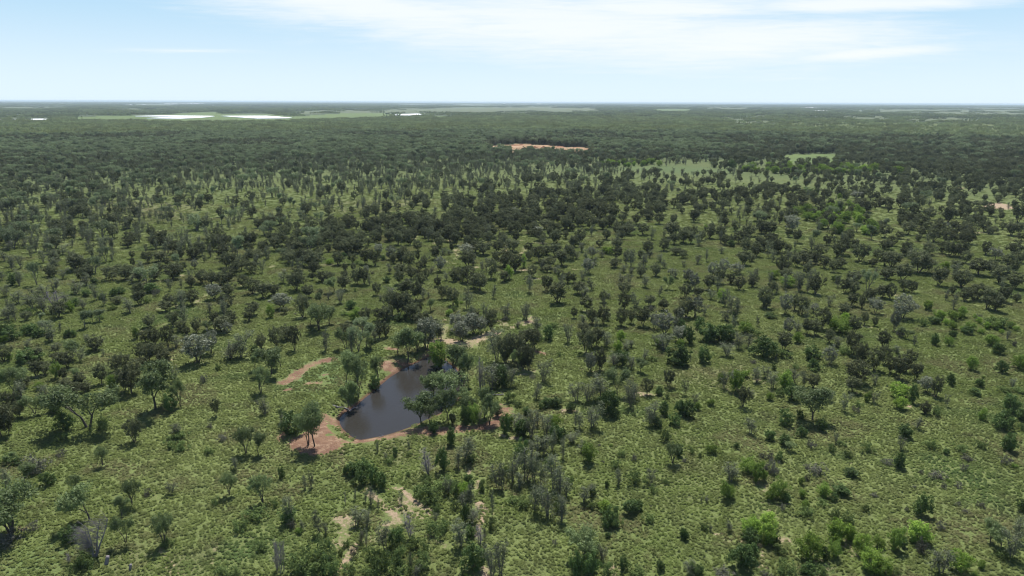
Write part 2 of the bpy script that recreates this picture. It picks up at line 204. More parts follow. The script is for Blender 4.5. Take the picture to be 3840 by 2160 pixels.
'F': (2540, 900, """
d 15 110 60 40;d 45 135 70 50;t 45 200 50 30;t 150 175 70 40;t 325 100 50 40;d 560 90 50 40;d 645 85 80 80;d 820 100 80 60;d 490 185 110 95
d 550 160 60 55;s 265 275 110 85;s 343 255 115 75;s 440 250 80 90;s 75 310 90 70;s 120 370 120 80;d 230 370 110 80;d 760 230 110 65;b 400 50 50 60
d 945 180 110 105;d 885 200 90 70;d 1060 120 90 90;d 1030 180 90 60;d 1090 210 80 80;d 960 270 90 60;d 805 290 80 80;d 1165 240 80 70;d 1205 210 80 90
d 1225 110 130 105;d 1355 160 130 105;d 1490 150 80 80;d 1450 200 70 60;d 1560 70 70 60;d 1700 110 110 80;d 1590 200 110 130;d 1540 190 90 80
d 1670 300 120 120;d 1790 240 160 150;d 1850 240 110 100;d 1870 110 90 90;d 1960 100 90 90;d 2020 120 110 80;d 1940 340 130 100;d 2065 240 90 75
d 2140 170 90 70;s 2360 150 95 90;d 2290 110 100 70;d 2500 130 120 100;d 2550 170 90 80;d 2240 260 120 140;d 2110 350 130 130;d 2390 320 150 120
d 2500 360 110 100;d 2500 240 90 60;l 705 290 70 80;m 830 350 80 100;t 545 320 90 60;d 460 370 100 90;d 700 400 90 60;t 740 400 80 50
t 590 270 60 40;d 1025 400 145 105;b 1180 320 60 60;d 1240 390 100 65;d 1320 310 80 100;d 1310 400 90 80;p 1410 380 150 90;d 1550 290 90 100
d 1520 430 90 90;d 1580 440 120 70;d 1430 460 100 80;d 1680 380 80 80;d 1740 390 80 70;l 1990 220 60 60;d 2040 410 70 60;t 1995 450 80 40
d 2130 450 90 90;d 2200 450 80 80;d 2230 440 110 100;d 2300 510 150 100;d 2360 530 130 110;d 2420 460 120 80;d 2520 460 70 60;d 640 500 150 100
d 60 430 100 90;d 150 430 80 70;l 325 460 100 60;t 250 440 70 60;t 395 480 70 50;t 410 600 150 60;t 365 600 90 60;b 425 600 80 35;d 65 570 140 100
s 130 570 150 110;s 800 550 150 100;d 870 520 130 70;d 925 550 130 85;d 660 510 70 70;d 1300 490 90 80;t 1125 490 90 50;t 955 590 90 40
s 1010 540 70 70;d 1240 550 80 90;s 1470 545 115 105;d 1370 510 110 60;s 1670 580 170 150;s 1613 675 150 75;d 1070 660 150 120;t 590 640 80 25
b 690 580 40 90;s 825 700 120 85;t 890 680 80 50;d 960 700 110 60;d 1020 710 110 80;l 890 765 80 65;m 1210 690 120 130;m 1160 680 100 70
l 1240 600 60 60;d 1310 700 130 90;d 1390 630 90 60;d 1465 640 80 50;l 1860 520 70 60;b 1910 625 55 80;m 1950 590 70 80;m 2050 600 70 70
m 2115 570 80 60;k 2240 610 60 50;o 2350 650 70 130;o 2420 660 80 120;t 2450 740 70 30;o 2300 640 60 80;b 2150 700 60 70;b 2045 730 60 50
b 1910 780 90 50;m 2015 785 70 60;m 2325 780 80 90;b 2380 845 80 80;k 2500 790 50 40;m 2530 960 110 110;b 2410 985 90 75;m 2180 960 100 75
o 1830 640 60 90;b 230 750 130 120;b 320 760 130 120;b 370 750 120 110;m 500 690 90 90;o 560 710 60 100;t 450 810 110 70;t 530 800 110 60
b 650 870 150 150;d 790 820 130 100;o 780 870 60 120;b 90 770 130 90;b 30 700 110 80;s 20 590 80 60;t 370 860 100 80;b 205 910 130 110
b 30 930 130 100;l 30 790 50 60;b 155 660 90 70;d 1130 765 100 65;t 1190 800 90 60;d 1300 850 160 100;d 1340 890 110 80;d 1530 800 120 80
d 1380 910 140 80;d 1460 970 160 110;d 1540 920 130 70;d 1580 990 130 70;d 1640 1030 160 90;d 1690 980 120 80;d 1720 930 110 90;d 1770 1040 120 80
o 1240 850 60 80;k 1660 720 50 60;g 1700 730 80 100;t 1760 780 80 30;t 1630 840 60 50;b 1010 880 100 120;s 1130 920 130 100;b 1010 960 80 60
o 1030 970 50 110;k 560 915 25 60;o 885 960 40 60;b 715 970 50 35;t 730 890 50 20;t 100 900 60 20;d 1330 1060 160 150;d 1300 1130 110 90
t 1470 1075 80 50;t 345 1100 130 60;m 430 1130 170 100;s 430 1060 90 80;t 590 1060 110 60;t 660 1030 90 60;t 710 1100 120 60;m 790 1110 130 100
t 860 1070 100 70;t 940 1090 120 50;d 1010 1100 100 90;b 855 1190 110 90;o 760 1160 60 70;l 690 1190 60 50;m 500 1020 50 60;d 485 1240 140 100
t 545 1170 60 50;t 128 1230 100 40;t 50 1150 110 40;b 30 1290 100 80;b 80 1310 110 100;m 235 1230 50 60;m 155 1260 60 60;m 330 1050 60 60
g 1000 1340 240 200;o 920 1330 60 80;b 800 1380 125 100;t 1235 1270 140 60;t 1135 1200 80 50;l 1640 1170 110 120;b 1740 1210 140 60
l 1660 1250 90 90;m 1400 1200 80 60;t 1455 1210 90 50;s 1850 1130 110 90;d 1920 1165 150 80;b 2030 1080 90 60;d 1840 1290 90 70;o 1915 1300 70 90
t 2000 1240 90 30;b 2210 1155 50 80;b 2250 1090 60 60;m 2240 1070 40 50;o 2430 1130 40 110;t 2490 1100 70 40;o 2550 1140 50 90
m 2250 1340 90 60;b 2480 1280 130 120;b 2430 1370 120 110;b 2550 1340 90 70;o 1350 1240 40 80;k 1330 1280 40 60;d 2330 240 90 70;d 2460 420 80 60
t 1470 260 60 40;t 200 560 80 40"""),
'H': (1270, 300, """
l 1560 990 45 35;l 475 1050 25 30;s 1040 870 1 1;s 770 1110 50 80;s 1270 1050 50 80;s 1480 1150 60 80;s 1310 1010 60 70;s 960 1080 50 60
d 1640 960 60 60;d 1450 990 100 90;d 1590 970 70 60;d 2135 995 60 60;d 2030 905 60 60;d 2240 900 60 50;d 1700 975 50 60;d 1960 930 50 50
d 1790 1030 50 50;d 1815 1030 50 50;d 1900 1020 70 70;d 1980 1010 90 80;d 2060 1010 80 60;d 1850 990 70 70;d 2300 1050 60 60;d 2400 1000 90 70
d 2380 1070 80 70;d 1725 1110 50 50;d 1740 1125 60 40;d 1870 1110 100 100;d 1960 1110 70 60;d 2010 1090 50 50;d 2065 1110 60 50;d 1660 1060 60 60
d 1560 1060 80 80;d 1590 1070 90 60;d 1420 1060 60 60;d 2150 1150 80 100;d 2260 1150 80 90;d 2480 1170 110 120;d 1540 1110 70 80;d 1500 1060 60 70
l 2450 790 1 1;d 2330 810 30 30;d 2220 870 40 50;d 1800 880 40 50;d 2540 780 50 40"""),
'I': (2540, 300, """
d 660 800 55 60;d 440 860 70 60;d 690 860 55 60;d 775 860 60 50;d 205 835 40 40;d 110 850 50 50;d 175 885 40 40;d 930 915 70 120;d 755 910 50 40
d 690 960 80 50;d 950 910 60 60;d 270 860 50 50;l 1450 685 70 60;l 1640 700 60 70;l 500 680 40 50;l 720 690 50 60;l 840 680 40 40
d 350 660 50 40;b 410 660 70 60;d 480 640 70 60;s 1330 880 50 90;l 1200 885 45 30;b 960 850 50 60;b 1020 850 50 50;d 1110 860 60 60
d 600 1050 90 80;d 650 1060 80 70;d 760 1070 60 40;d 840 1050 110 80;s 850 1130 120 100;d 1120 1100 110 90;d 1080 990 90 60;d 1200 980 80 80
l 1170 1000 50 60;l 1310 1020 50 50;l 1400 1150 70 80;l 1460 1140 60 60;l 210 1120 50 30;d 250 1140 80 60;d 110 1170 60 50;d 180 1190 70 60
d 690 1150 100 90;d 530 1160 90 100;d 930 960 60 60;d 1380 980 90 90;d 1560 950 80 80;d 1660 960 90 80;d 1790 970 110 90;d 1500 940 70 80
d 2230 940 50 60;d 2010 1060 120 110;d 2260 1060 60 50;d 2340 1140 60 60;d 2530 1060 130 90;d 2480 1155 90 90;d 2180 1140 80 80;d 1810 1100 100 90
d 1730 1080 90 80;d 1870 1140 90 90;d 2050 1170 60 50;s 1990 1130 70 60;d 1540 1170 90 90;d 1650 1180 60 60"""),
}
# ground marks in the same enlargements: (tile, points, half width in metres, strength)
SOIL = [
('B',[(205,815),(300,890),(350,950),(420,1000),(450,1040)],1.1,1),('B',[(380,800),(460,800),(540,870),(640,930),(680,980)],1.0,1),
('B',[(500,930),(600,970)],4.5,.75),('B',[(450,1040),(340,1060)],1.2,.9),('B',[(1040,740),(1020,800)],.9,.9),('B',[(1060,830),(1150,870),(1120,830)],1.2,.7),
('B',[(1040,910),(1075,930),(1060,1000),(1040,1060),(1020,1130)],1.3,1),('B',[(1150,980),(1300,880),(1310,840)],.9,.7),('B',[(40,1130),(90,1100)],3.0,.7),
('B',[(0,1390),(80,1290),(130,1220)],1.1,1),('B',[(260,1150),(300,1130)],3.2,.6),('B',[(640,1130),(780,1220)],1.1,.7),('B',[(1680,225),(1730,225)],2.0,1),
('B',[(1300,430),(1330,430)],1.5,.9),('B',[(1180,405),(1220,410)],1.6,.8),('B',[(20,520),(25,650)],.7,.8),('B',[(1860,420),(1880,400)],1.8,.6),
('B',[(2050,1380),(2050,1449)],1.2,.7),('B',[(1080,1380),(1110,1449)],1.8,.8),('B',[(950,1400),(1050,1440)],2.0,.6),('B',[(740,1220),(900,1300),(1100,1350)],1.0,.45),
('B',[(960,690),(975,650)],.8,.7),('B',[(1560,760),(1700,800)],.8,.5),('B',[(60,1060),(20,1010)],2.6,.8),('B',[(2320,1390),(2400,1420)],1.5,.6),
('A',[(1195,1250),(1250,1330),(1340,1449)],.55,.9),('A',[(1200,1250),(1225,1320),(1270,1440)],.55,.9),('A',[(1700,1070),(1620,1160),(1590,1280),(1560,1449)],.5,.8),
('A',[(1160,830),(1165,980)],.5,.7),('A',[(300,880),(430,930)],2.4,.55),('A',[(310,1120),(360,1170)],.8,.6),('A',[(220,770),(330,775)],1.6,.6),
('A',[(0,480),(60,430),(200,340),(330,250),(420,200)],1.7,.62),('A',[(1140,1290),(1150,1400)],.6,.5),('A',[(1400,1340),(1370,1449)],.5,.5),('A',[(2480,1180),(2540,1240),(2560,1060)],1.7,.9),
('A',[(2490,1449),(2576,1330)],1.0,1),('A',[(1900,920),(2010,900)],1.6,.7),('A',[(1110,740),(1140,830)],.5,.4),
('D',[(410,1080),(480,1030),(570,940),(650,870),(720,820),(820,770),(950,720)],1.0,.68),('D',[(700,900),(780,850)],2.0,.6),('D',[(1000,700),(1150,650),(1250,620)],1.6,.8),
('D',[(1450,480),(1540,400)],2.6,.9),('D',[(1180,510),(1340,490),(1440,490)],1.8,.9),('D',[(1270,850),(1280,930)],2.0,.7),('D',[(1290,285),(1360,265)],2.4,.9),
('D',[(1190,310),(1240,300)],2.4,.9),('D',[(930,260),(1010,255),(1110,240)],1.5,.9),('D',[(1610,130),(1730,120)],2.4,.8),('D',[(1350,152),(1490,145)],1.5,.8),
('D',[(1710,290),(1800,320),(1780,340)],2.6,.8),('D',[(735,80),(790,80)],2.0,.9),('D',[(1960,210),(2040,190)],2.5,.8),('D',[(2020,20),(2060,15)],2.6,1),
('D',[(50,750),(180,720),(330,720),(340,690)],1.4,.8),('D',[(2380,180),(2500,190)],2.5,.8),('D',[(130,200),(220,190)],2.0,.7),('D',[(1020,640),(1090,580)],.8,.5),
('C',[(540,750),(660,765),(650,820)],1.3,.8),('C',[(640,910),(830,910)],.7,.8),('C',[(660,920),(720,980),(740,1050),(720,1120),(790,1180)],1.4,.7),
('C',[(770,1170),(810,1180)],1.6,1),('C',[(600,1215),(610,1290),(640,1380)],1.5,.8),('C',[(400,1190),(470,1190)],1.3,.9),('C',[(1220,1190),(1330,1280)],2.6,.85),
('C',[(1060,1340),(1130,1390)],1.2,.9),('C',[(290,1140),(340,1130)],.9,.9),('C',[(1262,605),(1280,605)],.8,.9),('C',[(650,610),(660,605)],1.0,.8),
('C',[(800,1040),(900,1110)],2.0,.5),('C',[(1250,1290),(1400,1380)],1.8,.5),('C',[(2010,1240),(2150,1290)],1.0,.5),('C',[(1800,880),(2000,840),(2200,830),(2576,830)],.5,.4),
('F',[(170,560),(210,590)],3.0,.8),('F',[(340,450),(430,445)],2.2,.8),('F',[(1400,650),(1500,665)],2.2,.9),('F',[(1680,1215),(1720,1235)],1.6,.95),
('F',[(1400,1135),(1450,1140)],1.3,.9),('F',[(600,1040),(690,1090)],2.6,.7),('F',[(370,1110),(440,1165)],1.6,.8),('F',[(200,940),(370,960)],3.0,.45),
('F',[(1900,1160),(1940,1165)],1.1,.9),('F',[(330,100),(400,170)],1,.3),('F',[(270,260),(310,290)],2.5,.9),('F',[(60,620),(200,720)],2.5,.7),
('F',[(1050,900),(1150,960)],2.2,.6),('F',[(1540,930),(1640,960)],3.0,.6),('F',[(1340,900),(1420,910)],1.6,.8),('F',[(980,700),(1060,715)],1.6,.9),
('F',[(1740,250),(1880,255)],2.6,.6),('F',[(2260,490),(2380,490)],2.4,.8),('F',[(1600,410),(1640,410)],2.4,.9),('F',[(0,1000),(250,960)],2.6,.45),
('E',[(880,60),(890,140)],2.4,.9),('E',[(800,160),(900,180)],2.4,.9),('E',[(1000,200),(1090,210)],2.6,.9),('E',[(1230,30),(1240,90)],2.8,.9),
('E',[(1380,60),(1360,110)],2.8,.9),('E',[(1300,230),(1420,220)],3.0,.9),('E',[(1440,285),(1500,280)],2.6,.9),('E',[(1180,120),(1210,180)],3.0,.8),
('E',[(930,325),(1040,315)],2.0,.8),('E',[(820,315),(900,315)],1.8,.7),('E',[(1090,290),(1190,290)],2.0,.7),('E',[(560,170),(690,190)],2.4,.6),
('E',[(1500,50),(1560,60)],2.6,.8),('E',[(1740,210),(1760,215)],2.2,.9),('E',[(590,430),(640,410)],1.6,.8),('E',[(700,580),(790,590)],2.4,.7),
('E',[(1180,600),(1300,640),(1420,600),(1440,570)],3.4,.9),('E',[(780,620),(790,740)],2.6,.9),('E',[(720,740),(860,760),(960,780),(1060,720),(1140,690)],4.2,1.0),
('E',[(1260,890),(1440,970)],2.6,.8),('E',[(1330,1010),(1380,1000)],2.2,.9),('E',[(1460,800),(1540,850)],1.8,.8),('E',[(1870,640),(2010,635)],1.6,.8),
('E',[(2050,655),(2200,640)],1.8,.8),('E',[(2200,520),(2210,560)],2.0,.7),('E',[(1780,930),(1830,985),(1950,985)],1.6,.7),('E',[(1990,860),(2010,890)],1.6,.8),
('E',[(2230,1150),(2340,1160)],2.4,.9),('E',[(2450,1060),(2470,1090)],1.6,.7),('E',[(1670,1270),(1730,1275)],1.8,.9),('E',[(470,790),(340,800)],2.0,.7),
('H',[(560,1185),(600,1140)],3,.9),('H',[(700,1215),(870,1180)],3,.9),('H',[(1000,1190),(1100,1200)],3,.8),('H',[(1350,1190),(1530,1215)],3,.9),
('H',[(340,1010),(390,1015)],3.4,.9),('H',[(870,1260),(890,1330)],2.4,.9),('H',[(1570,1170),(1600,1165)],2.4,.9),('H',[(1240,1215),(1230,1280)],3,.9),
('I',[(1850,840),(1900,845)],6,.9),('I',[(2060,805),(2130,800)],5,.9),('I',[(1700,865),(1780,870)],5,.8),('I',[(1390,860),(1450,865)],5,.7),
('I',[(1900,1110),(2060,1130),(2280,1135)],5,.8),('I',[(2460,650),(2500,655)],8,.9),('I',[(100,1010),(190,1010)],3,.6),
('H',[(1060,575),(1100,580)],8,1),('H',[(1270,575),(1325,577),(1340,600),(1500,610),(1640,615),(1820,625),(2000,635)],5,.9),('H',[(2220,648),(2400,655),(2576,665)],2.6,.8),
('I',[(800,585),(870,583)],9,1),('I',[(960,582),(1180,575)],10,1),('I',[(1395,690),(1400,665),(1430,650)],5,.9),('G',[(1890,490),(1960,495)],12,.7),
('G',[(1620,880),(1660,880)],3.5,.8),('G',[(1440,965),(1600,962)],2.4,.8),('G',[(730,1080),(790,1080)],2.6,.8),('G',[(570,1045),(600,1045)],2.4,.7),('G',[(590,862),(620,865)],4,.7),
]
SOILPOLY = [('I',[(2255,940),(2300,918),(2400,910),(2480,928),(2515,958),(2440,966),(2330,955)],2,1.0),
('G',[(100,325),(150,325),(150,350),(100,355)],10,.5),('G',[(1380,310),(1500,312),(1500,320),(1390,320)],8,.9),('H',[(1000,320),(1045,320),(1045,328),(1000,328)],8,.8)]
RED = [
('B',[(0,380),(20,400),(100,430),(150,445),(350,420),(540,370),(700,390),(900,360),(1100,350),(1200,290),(1235,220)],2.6,.95),('B',[(1170,260),(1230,170),(1180,200)],1.8,.6),
('E',[(20,1300),(60,1260),(140,1215),(220,1170),(300,1100),(330,1050),(380,1010),(470,960)],1.6,1),('E',[(360,920),(350,950),(420,960),(480,950)],2.8,1.0),
('E',[(420,900),(560,930),(640,870),(690,840),(690,780)],3.0,.85),('E',[(360,800),(410,810)],2.2,.8),('A',[(2080,440),(2110,400),(2140,350)],1.3,.9),
('A',[(2400,270),(2440,280),(2500,300),(2480,340)],2.3,.95),('B',[(0,390),(30,430),(60,470)],1.6,.9),('E',[(1450,820),(1520,845)],1.3,.9),
('E',[(1300,620),(1400,600)],1.8,.7),('A',[(70,1070),(120,1130),(260,1100)],2.0,.55)]
REDPOLY = [('A',[(2370,275),(2440,300),(2475,360),(2490,400),(2540,440),(2576,465),(2560,500),(2500,530),(2430,550),(2370,572),(2300,565),(2220,540),(2160,515),(2130,480),(2150,440),(2190,400),(2260,370),(2340,340)],1.2,1.0)]
DAMSOIL = [('A',[(2130,150),(2170,110),(2180,70),(2260,30),(2330,5)],.1,0)]
SCAR = [('D',[(2110,1060),(2160,1040),(2200,1000),(2260,960),(2330,920),(2450,890)],2.5,1.0),('D',[(2290,1070),(2380,1065)],1.6,1.0),('D',[(2410,1005),(2440,1000)],1.2,.9),
('D',[(2125,1115),(2165,1110)],1.2,.9)]
FIELD = [('G',[(550,272),(900,268),(1010,262),(1700,250),(2010,254),(2180,272),(2576,245),(2640,243),(2650,275),(2200,285),(2160,290),(1900,296),(1700,296),(1300,297),(1000,288),(800,290),(560,288)]),
('G',[(1290,252),(1400,243),(1640,240),(1650,248),(1400,256)]),('H',[(0,245),(380,243),(400,262),(300,270),(0,272)]),('H',[(650,264),(840,265),(845,272),(690,270)]),
('H',[(520,222),(800,210),(1000,204),(1500,206),(1900,215),(1880,222),(1300,224),(800,232),(560,228)]),('H',[(2320,220),(2400,214),(2576,216),(2640,220),(2640,226),(2400,226)]),
('I',[(795,562),(870,552),(1000,550),(1185,552),(1180,580),(1000,582),(800,588)])]
BROWNF = [('G',[(0,200),(420,198),(560,208),(300,212),(0,208)]),('G',[(700,212),(1300,208),(1350,214),(900,220)]),('H',[(0,215),(500,212),(800,205),(1400,196),(1900,205),(2000,230),(1400,240),(600,240),(0,235)]),
('G',[(2100,232),(2576,222),(2576,240),(2200,245)]),('I',[(300,275),(560,277),(570,292),(330,290)]),('I',[(1150,265),(1580,272),(1590,292),(1230,285)]),('I',[(1600,280),(2200,285),(2300,298),(1700,300)]),
('I',[(560,252),(690,254),(690,268),(560,264)]),('I',[(1140,212),(1800,218),(2576,222),(2576,256),(1900,245),(1300,234)]),('I',[(200,196),(520,203),(500,216),(200,212)]),
('I',[(400,308),(760,306),(760,322),(440,320)]),('H',[(400,170),(1000,176),(1800,180),(1800,188),(900,190),(400,184)]),('I',[(2150,205),(2576,212),(2576,222),(2150,216)]),('G',[(900,180),(1500,176),(1560,186),(950,190)])]
SPARSE = [('I',[(760,310),(1500,318),(2576,330),(2576,450),(2200,440),(1800,400),(1500,350),(900,340)])]
QUARRY = [('H',[(1115,490),(1190,484),(1270,480),(1360,474),(1500,482),(1640,490),(1700,500),(1830,502),(1885,512),(1830,526),(1760,520),(1620,516),(1500,508),(1400,500),(1320,524),(1270,520),(1265,495),(1150,506)])]
LUSH = [('I',[(-400,640),(0,640),(420,672),(380,690),(0,690),(-500,665)],25,.8),('D',[(2100,1100),(2180,900),(2576,840),(2576,1100),(2300,1160)],3,.7),
('E',[(0,780),(350,760),(380,900),(250,1000),(0,1150)],3,.6),('E',[(900,430),(1400,460),(1500,420),(1400,480),(1000,470)],3,.5),('H',[(2230,640),(2640,655),(2640,690),(2230,670)],10,.7),
('A',[(0,1280),(300,1230),(550,1300),(450,1449),(0,1449)],3,.6)]
DRY = [('G',[(700,900),(1350,920),(1450,1000),(1200,1050),(750,960)],20,.8),('H',[(0,900),(600,880),(700,930),(300,1000),(0,1000)],15,.6),('A',[(900,1250),(1500,1300),(1500,1449),(850,1449)],3,.5),
('F',[(0,950),(500,940),(900,1050),(500,1120),(0,1050)],8,.7),('C',[(0,350),(200,600),(0,900)],6,.4),('B',[(250,430),(800,480),(700,700),(300,600)],6,.5)]
POND = [(565,975),(600,930),(690,880),(760,815),(850,745),(900,700),(960,650),(1040,600),(1120,560),(1200,520),(1270,490),(1330,482),(1400,530),(1480,600),(1530,690),(1520,770),(1450,860),(1350,930),(1200,1000),(1160,1020),(1080,1050),(980,1085),(880,1110),(800,1125),(730,1137),(690,1128),(640,1100),(590,1050),(568,1010)]
# cover of the country between the nearer trees and the far forest, 0 to 9, every 160 x 40 px of the photograph from y = 520 down
MAPD = """999999888876777888999999999
999998776655556566667788999
987766543334445555566789999
876544333222233333455667899
665433222222234444444567788
554332221111267666555566788
443332222246777776555555666
444332222356788876555455653
444333334568898765544455663
444434568899976554455555665
444455678887664333455555554
444566677754333222344455444
444455566432222211233334333
333455533211111111222222222
333333322111100000111111111
222222110000000000011111100
222111100000000000001100000
111111000000000000000000000
110000000000000000000000000
000000000000000000000000000"""
MAPT = """333333333333333333222222222
555556666665555555433322222
666666777766666553211111111
667777777777776543211111111
666666666665555542211111111
655555555555444432211111111
666643344443332211111111111
766654333322211111133211111
777654332221111111244322111
777654332222111111233222111
777665444333111111122222111
666655433221112222222222111
555544332211111222222222111
554443222211111222222221111
444332222222111112222221111
333222222222111112222221111
332222222222111112222211110
221111122221111112222110000
221111111111111111222100000
110000000000111111111000000"""
MAPP = """445556655555555544444332222
455555666655555444443322222
555555554444433322211112211
665444444333311111101111111
554433322222111111001111111
443322222111100000000000000
433332221111000000000111100
332221111000000000011222100
332222111000000000001221000
332111110000000000000111000
222111111000000000000000000
221111111000000000000000000
221111111000000000000000000
111111000000000000000000000
001110000000000000000000000
001100000000000000000000000
000000000000000000000000000
000000000000000000000000000
000000000000000000000000000
000000000000000000000000000"""
CROWDKINDS = 'dtp'
ANCHORS = [("the leaning dead tree",353,2090),("the red clay pad",1180,1690),("the pond's near end",1400,1640),("the pond's far end",1630,1340),("the pond's left bank",1370,1450),
("the pond's right bank",1640,1560),("the sand behind the pond",1740,1270),("the gully right of the pond",2030,1320),("the curved clay scar",1130,1390),
("the big spreading tree at left",331,1600),("the leafy dark bush on grass",644,1535),("the big silver tree at left",742,1350),("the wheel tracks",640,2110),
("the lower left corner",40,2120),("the grey domed bush",134,1775),("the three bare poles",1050,2130),("the bare thicket",2080,1860),
("the pale track below the pond",1500,1920),("the bottom edge centre",1800,2130),("the bottom right lime bushes",3100,2080),("the bottom right corner",3760,2090),
("the open lower right grass",3300,1760),("the big round lower right bush",3450,1925),("the wide open gum at right",3045,1570),("the dark row at right",3330,1390),
("the silver dome at right",3385,1180),("the middle right edge",3790,1330),("the upper right edge",3760,1010),("the lime tree in the grove",1965,1000),
("the dark central grove",1840,890),("the two white topped trees",2215,1000),("the clearing above the pond",1990,1120),("the twin stemmed clearing tree",2092,1134),
("the centre right thicket",2540,1340),("the right sandy opening",2730,1120),("the middle left edge",40,1290),("the violet bare tree",217,1172),
("the lone sand-ring tree",838,965),("the left dark grove",1010,1040),("the grassy strip at left",480,1230),("the lower left twin gums",945,1700),
("the lower left young gums",700,1900),("the round green bush clump",1370,1800),("the pond's lower right thicket",2000,1640),("the grove above the pond",1490,1180),
("the pale gum above the pond",1350,1310),("the slender right-hand gums",2230,1490),("the centre right scrub",2850,1450),("the far green clearing",2700,640),
("the far sandy patch at right",3740,770),("the upper right dark trees",3300,760),("the trees above the grove",2150,800),("the low scrub at lower centre",2380,1830),
("the bottom edge right of centre",2560,2120),("the lime pair at right",3370,1500),("the grassy right edge",3770,1680),("the far left tree row",560,1340),
("the far left scrub",120,1480),("the upper left trees",1180,1250),("the right middle grass",2950,1790)]
# ---------------------------------------------------------------- helpers
rng = np.random.default_rng(7); random.seed(7)
def T(tile, pts):
    if tile == 'W': x0, y0, s = 1000, 1100, 2.07
    else: x0, y0 = TILES.get(tile, (0, 300) if tile == 'G' else (0, 0))[:2]; s = Z
    a = np.array(pts, float); return np.stack([x0 + a[:, 0]/s, y0 + a[:, 1]/s], -1)
def hsh(ix, iy, seed):
    n = (ix.astype(np.int64)*374761393 + iy.astype(np.int64)*668265263 + seed*1442695041) & 0xffffffff
    n = ((n ^ (n >> 13))*1274126177) & 0xffffffff
    return ((n ^ (n >> 16)) & 0xffff)/65535.0
def vn(x, y, scale, seed=0, octs=3):
    out = 0; amp = 1; tot = 0
    for k in range(octs):
        X = x/scale*2**k; Y = y/scale*2**k; ix = np.floor(X); iy = np.floor(Y); fx = X-ix; fy = Y-iy
        fx = fx*fx*(3-2*fx); fy = fy*fy*(3-2*fy)
        a = hsh(ix, iy, seed+k); b = hsh(ix+1, iy, seed+k); c = hsh(ix, iy+1, seed+k); d = hsh(ix+1, iy+1, seed+k)
        out = out + amp*((a*(1-fx)+b*fx)*(1-fy)+(c*(1-fx)+d*fx)*fy); tot += amp; amp *= .5
    return out/tot
def segd(X, Y, P, closed=False):
    d = np.full(X.shape, 1e9); n = len(P)
    for i in range(n if closed else n-1):
        a = P[i]; b = P[(i+1) % n]; ab = b-a; L = max((ab**2).sum(), 1e-9)
        t = np.clip(((X-a[0])*ab[0]+(Y-a[1])*ab[1])/L, 0, 1)
        d = np.minimum(d, np.hypot(X-a[0]-t*ab[0], Y-a[1]-t*ab[1]))
    return d
def inside(X, Y, P):
    r = np.zeros(X.shape, bool); n = len(P)
    for i in range(n):
        a = P[i]; b = P[(i+1) % n]
        if a[1] == b[1]: continue
        c = ((Y < a[1]) != (Y < b[1])) & (X < (b[0]-a[0])*(Y-a[1])/(b[1]-a[1])+a[0]); r ^= c
    return r
def sdist(X, Y, P):
    d = segd(X, Y, P, True); return np.where(inside(X, Y, P), d, -d)
def gpts(tile, pts, z=0.0):
    p = T(tile, pts); x, y = unproj(p[:, 0], p[:, 1], z); return np.stack([x, y], -1)
WATER = -0.7
PONDG = gpts('W', POND, WATER)
def terrain(X, Y):
    X = np.asarray(X, float); Y = np.asarray(Y, float)
    D = np.hypot(X, Y)
    z = (vn(X, Y, 38, 3, 2)-.5)*1.0*np.clip((900-D)/700, 0, 1) + (vn(X, Y, 2.6, 9, 2)-.5)*.18*np.clip((420-D)/150, 0, 1)
    lo = PONDG.min(0)-16; hi = PONDG.max(0)+16
    k = (X > lo[0]) & (X < hi[0]) & (Y > lo[1]) & (Y < hi[1])
    if k.any():
        s = sdist(X[k], Y[k], PONDG)
        zz = z[k]; n = (vn(X[k], Y[k], 1.8, 21, 3)-.5)
        bank = np.where(s > 0, WATER - np.minimum(s*.35, 1.2), WATER + np.clip(-s*.28, 0, 1.15) + n*.35*np.clip(-s/2, 0, 1))
        f = np.clip((-s-4)/8, 0, 1); f = f*f*(3-2*f)
        z[k] = bank*(1-f)+zz*f
    return z
def tz(x, y): return float(terrain(np.array([x]), np.array([y]))[0])
def attach(o, label=None, cat=None, group=None, kind=None):
    if label: o['label'] = label
    if cat: o['category'] = cat
    if group: o['group'] = group
    if kind: o['kind'] = kind
    return o
def mesh_np(name, V, Fq, mats, smooth=False, midx=None):
    me = bpy.data.meshes.new(name); V = np.asarray(V, np.float32); Fq = np.asarray(Fq, np.int32); k = Fq.shape[1]
    me.vertices.add(len(V)); me.vertices.foreach_set('co', V.ravel())
    me.loops.add(Fq.size); me.loops.foreach_set('vertex_index', Fq.ravel())
    me.polygons.add(len(Fq)); me.polygons.foreach_set('loop_start', np.arange(0, Fq.size, k, dtype=np.int32))
    me.polygons.foreach_set('use_smooth', np.full(len(Fq), smooth))
    for m in mats: me.materials.append(m)
    if midx is not None: me.polygons.foreach_set('material_index', np.asarray(midx, np.int32))
    me.update(); me.validate(); return me
def link(name, me, parent=None):
    o = bpy.data.objects.new(name, me); scene.collection.objects.link(o)
    if parent: o.parent = parent
    return o
def mat(name):
    m = bpy.data.materials.new(name); m.use_nodes = True; m.node_tree.nodes.clear(); t = NT(m.node_tree)
    return m, t, t.n('ShaderNodeOutputMaterial')
def simple(name, col, var=.2, rough=.9, scale=1.0):
    m, t, o = mat(name); g = t.n('ShaderNodeNewGeometry'); n = t.noise(g.outputs['Position'], scale, 4, .6)
    c = t.mix(n, tuple(x*(1-var) for x in col), tuple(min(1, x*(1+var)) for x in col))
    b = t.n('ShaderNodeBsdfPrincipled'); t.put(c, b.inputs['Base Color']); b.inputs['Roughness'].default_value = rough
    b.inputs['Specular IOR Level'].default_value = .2; t.L.new(b.outputs[0], o.inputs[0]); return m
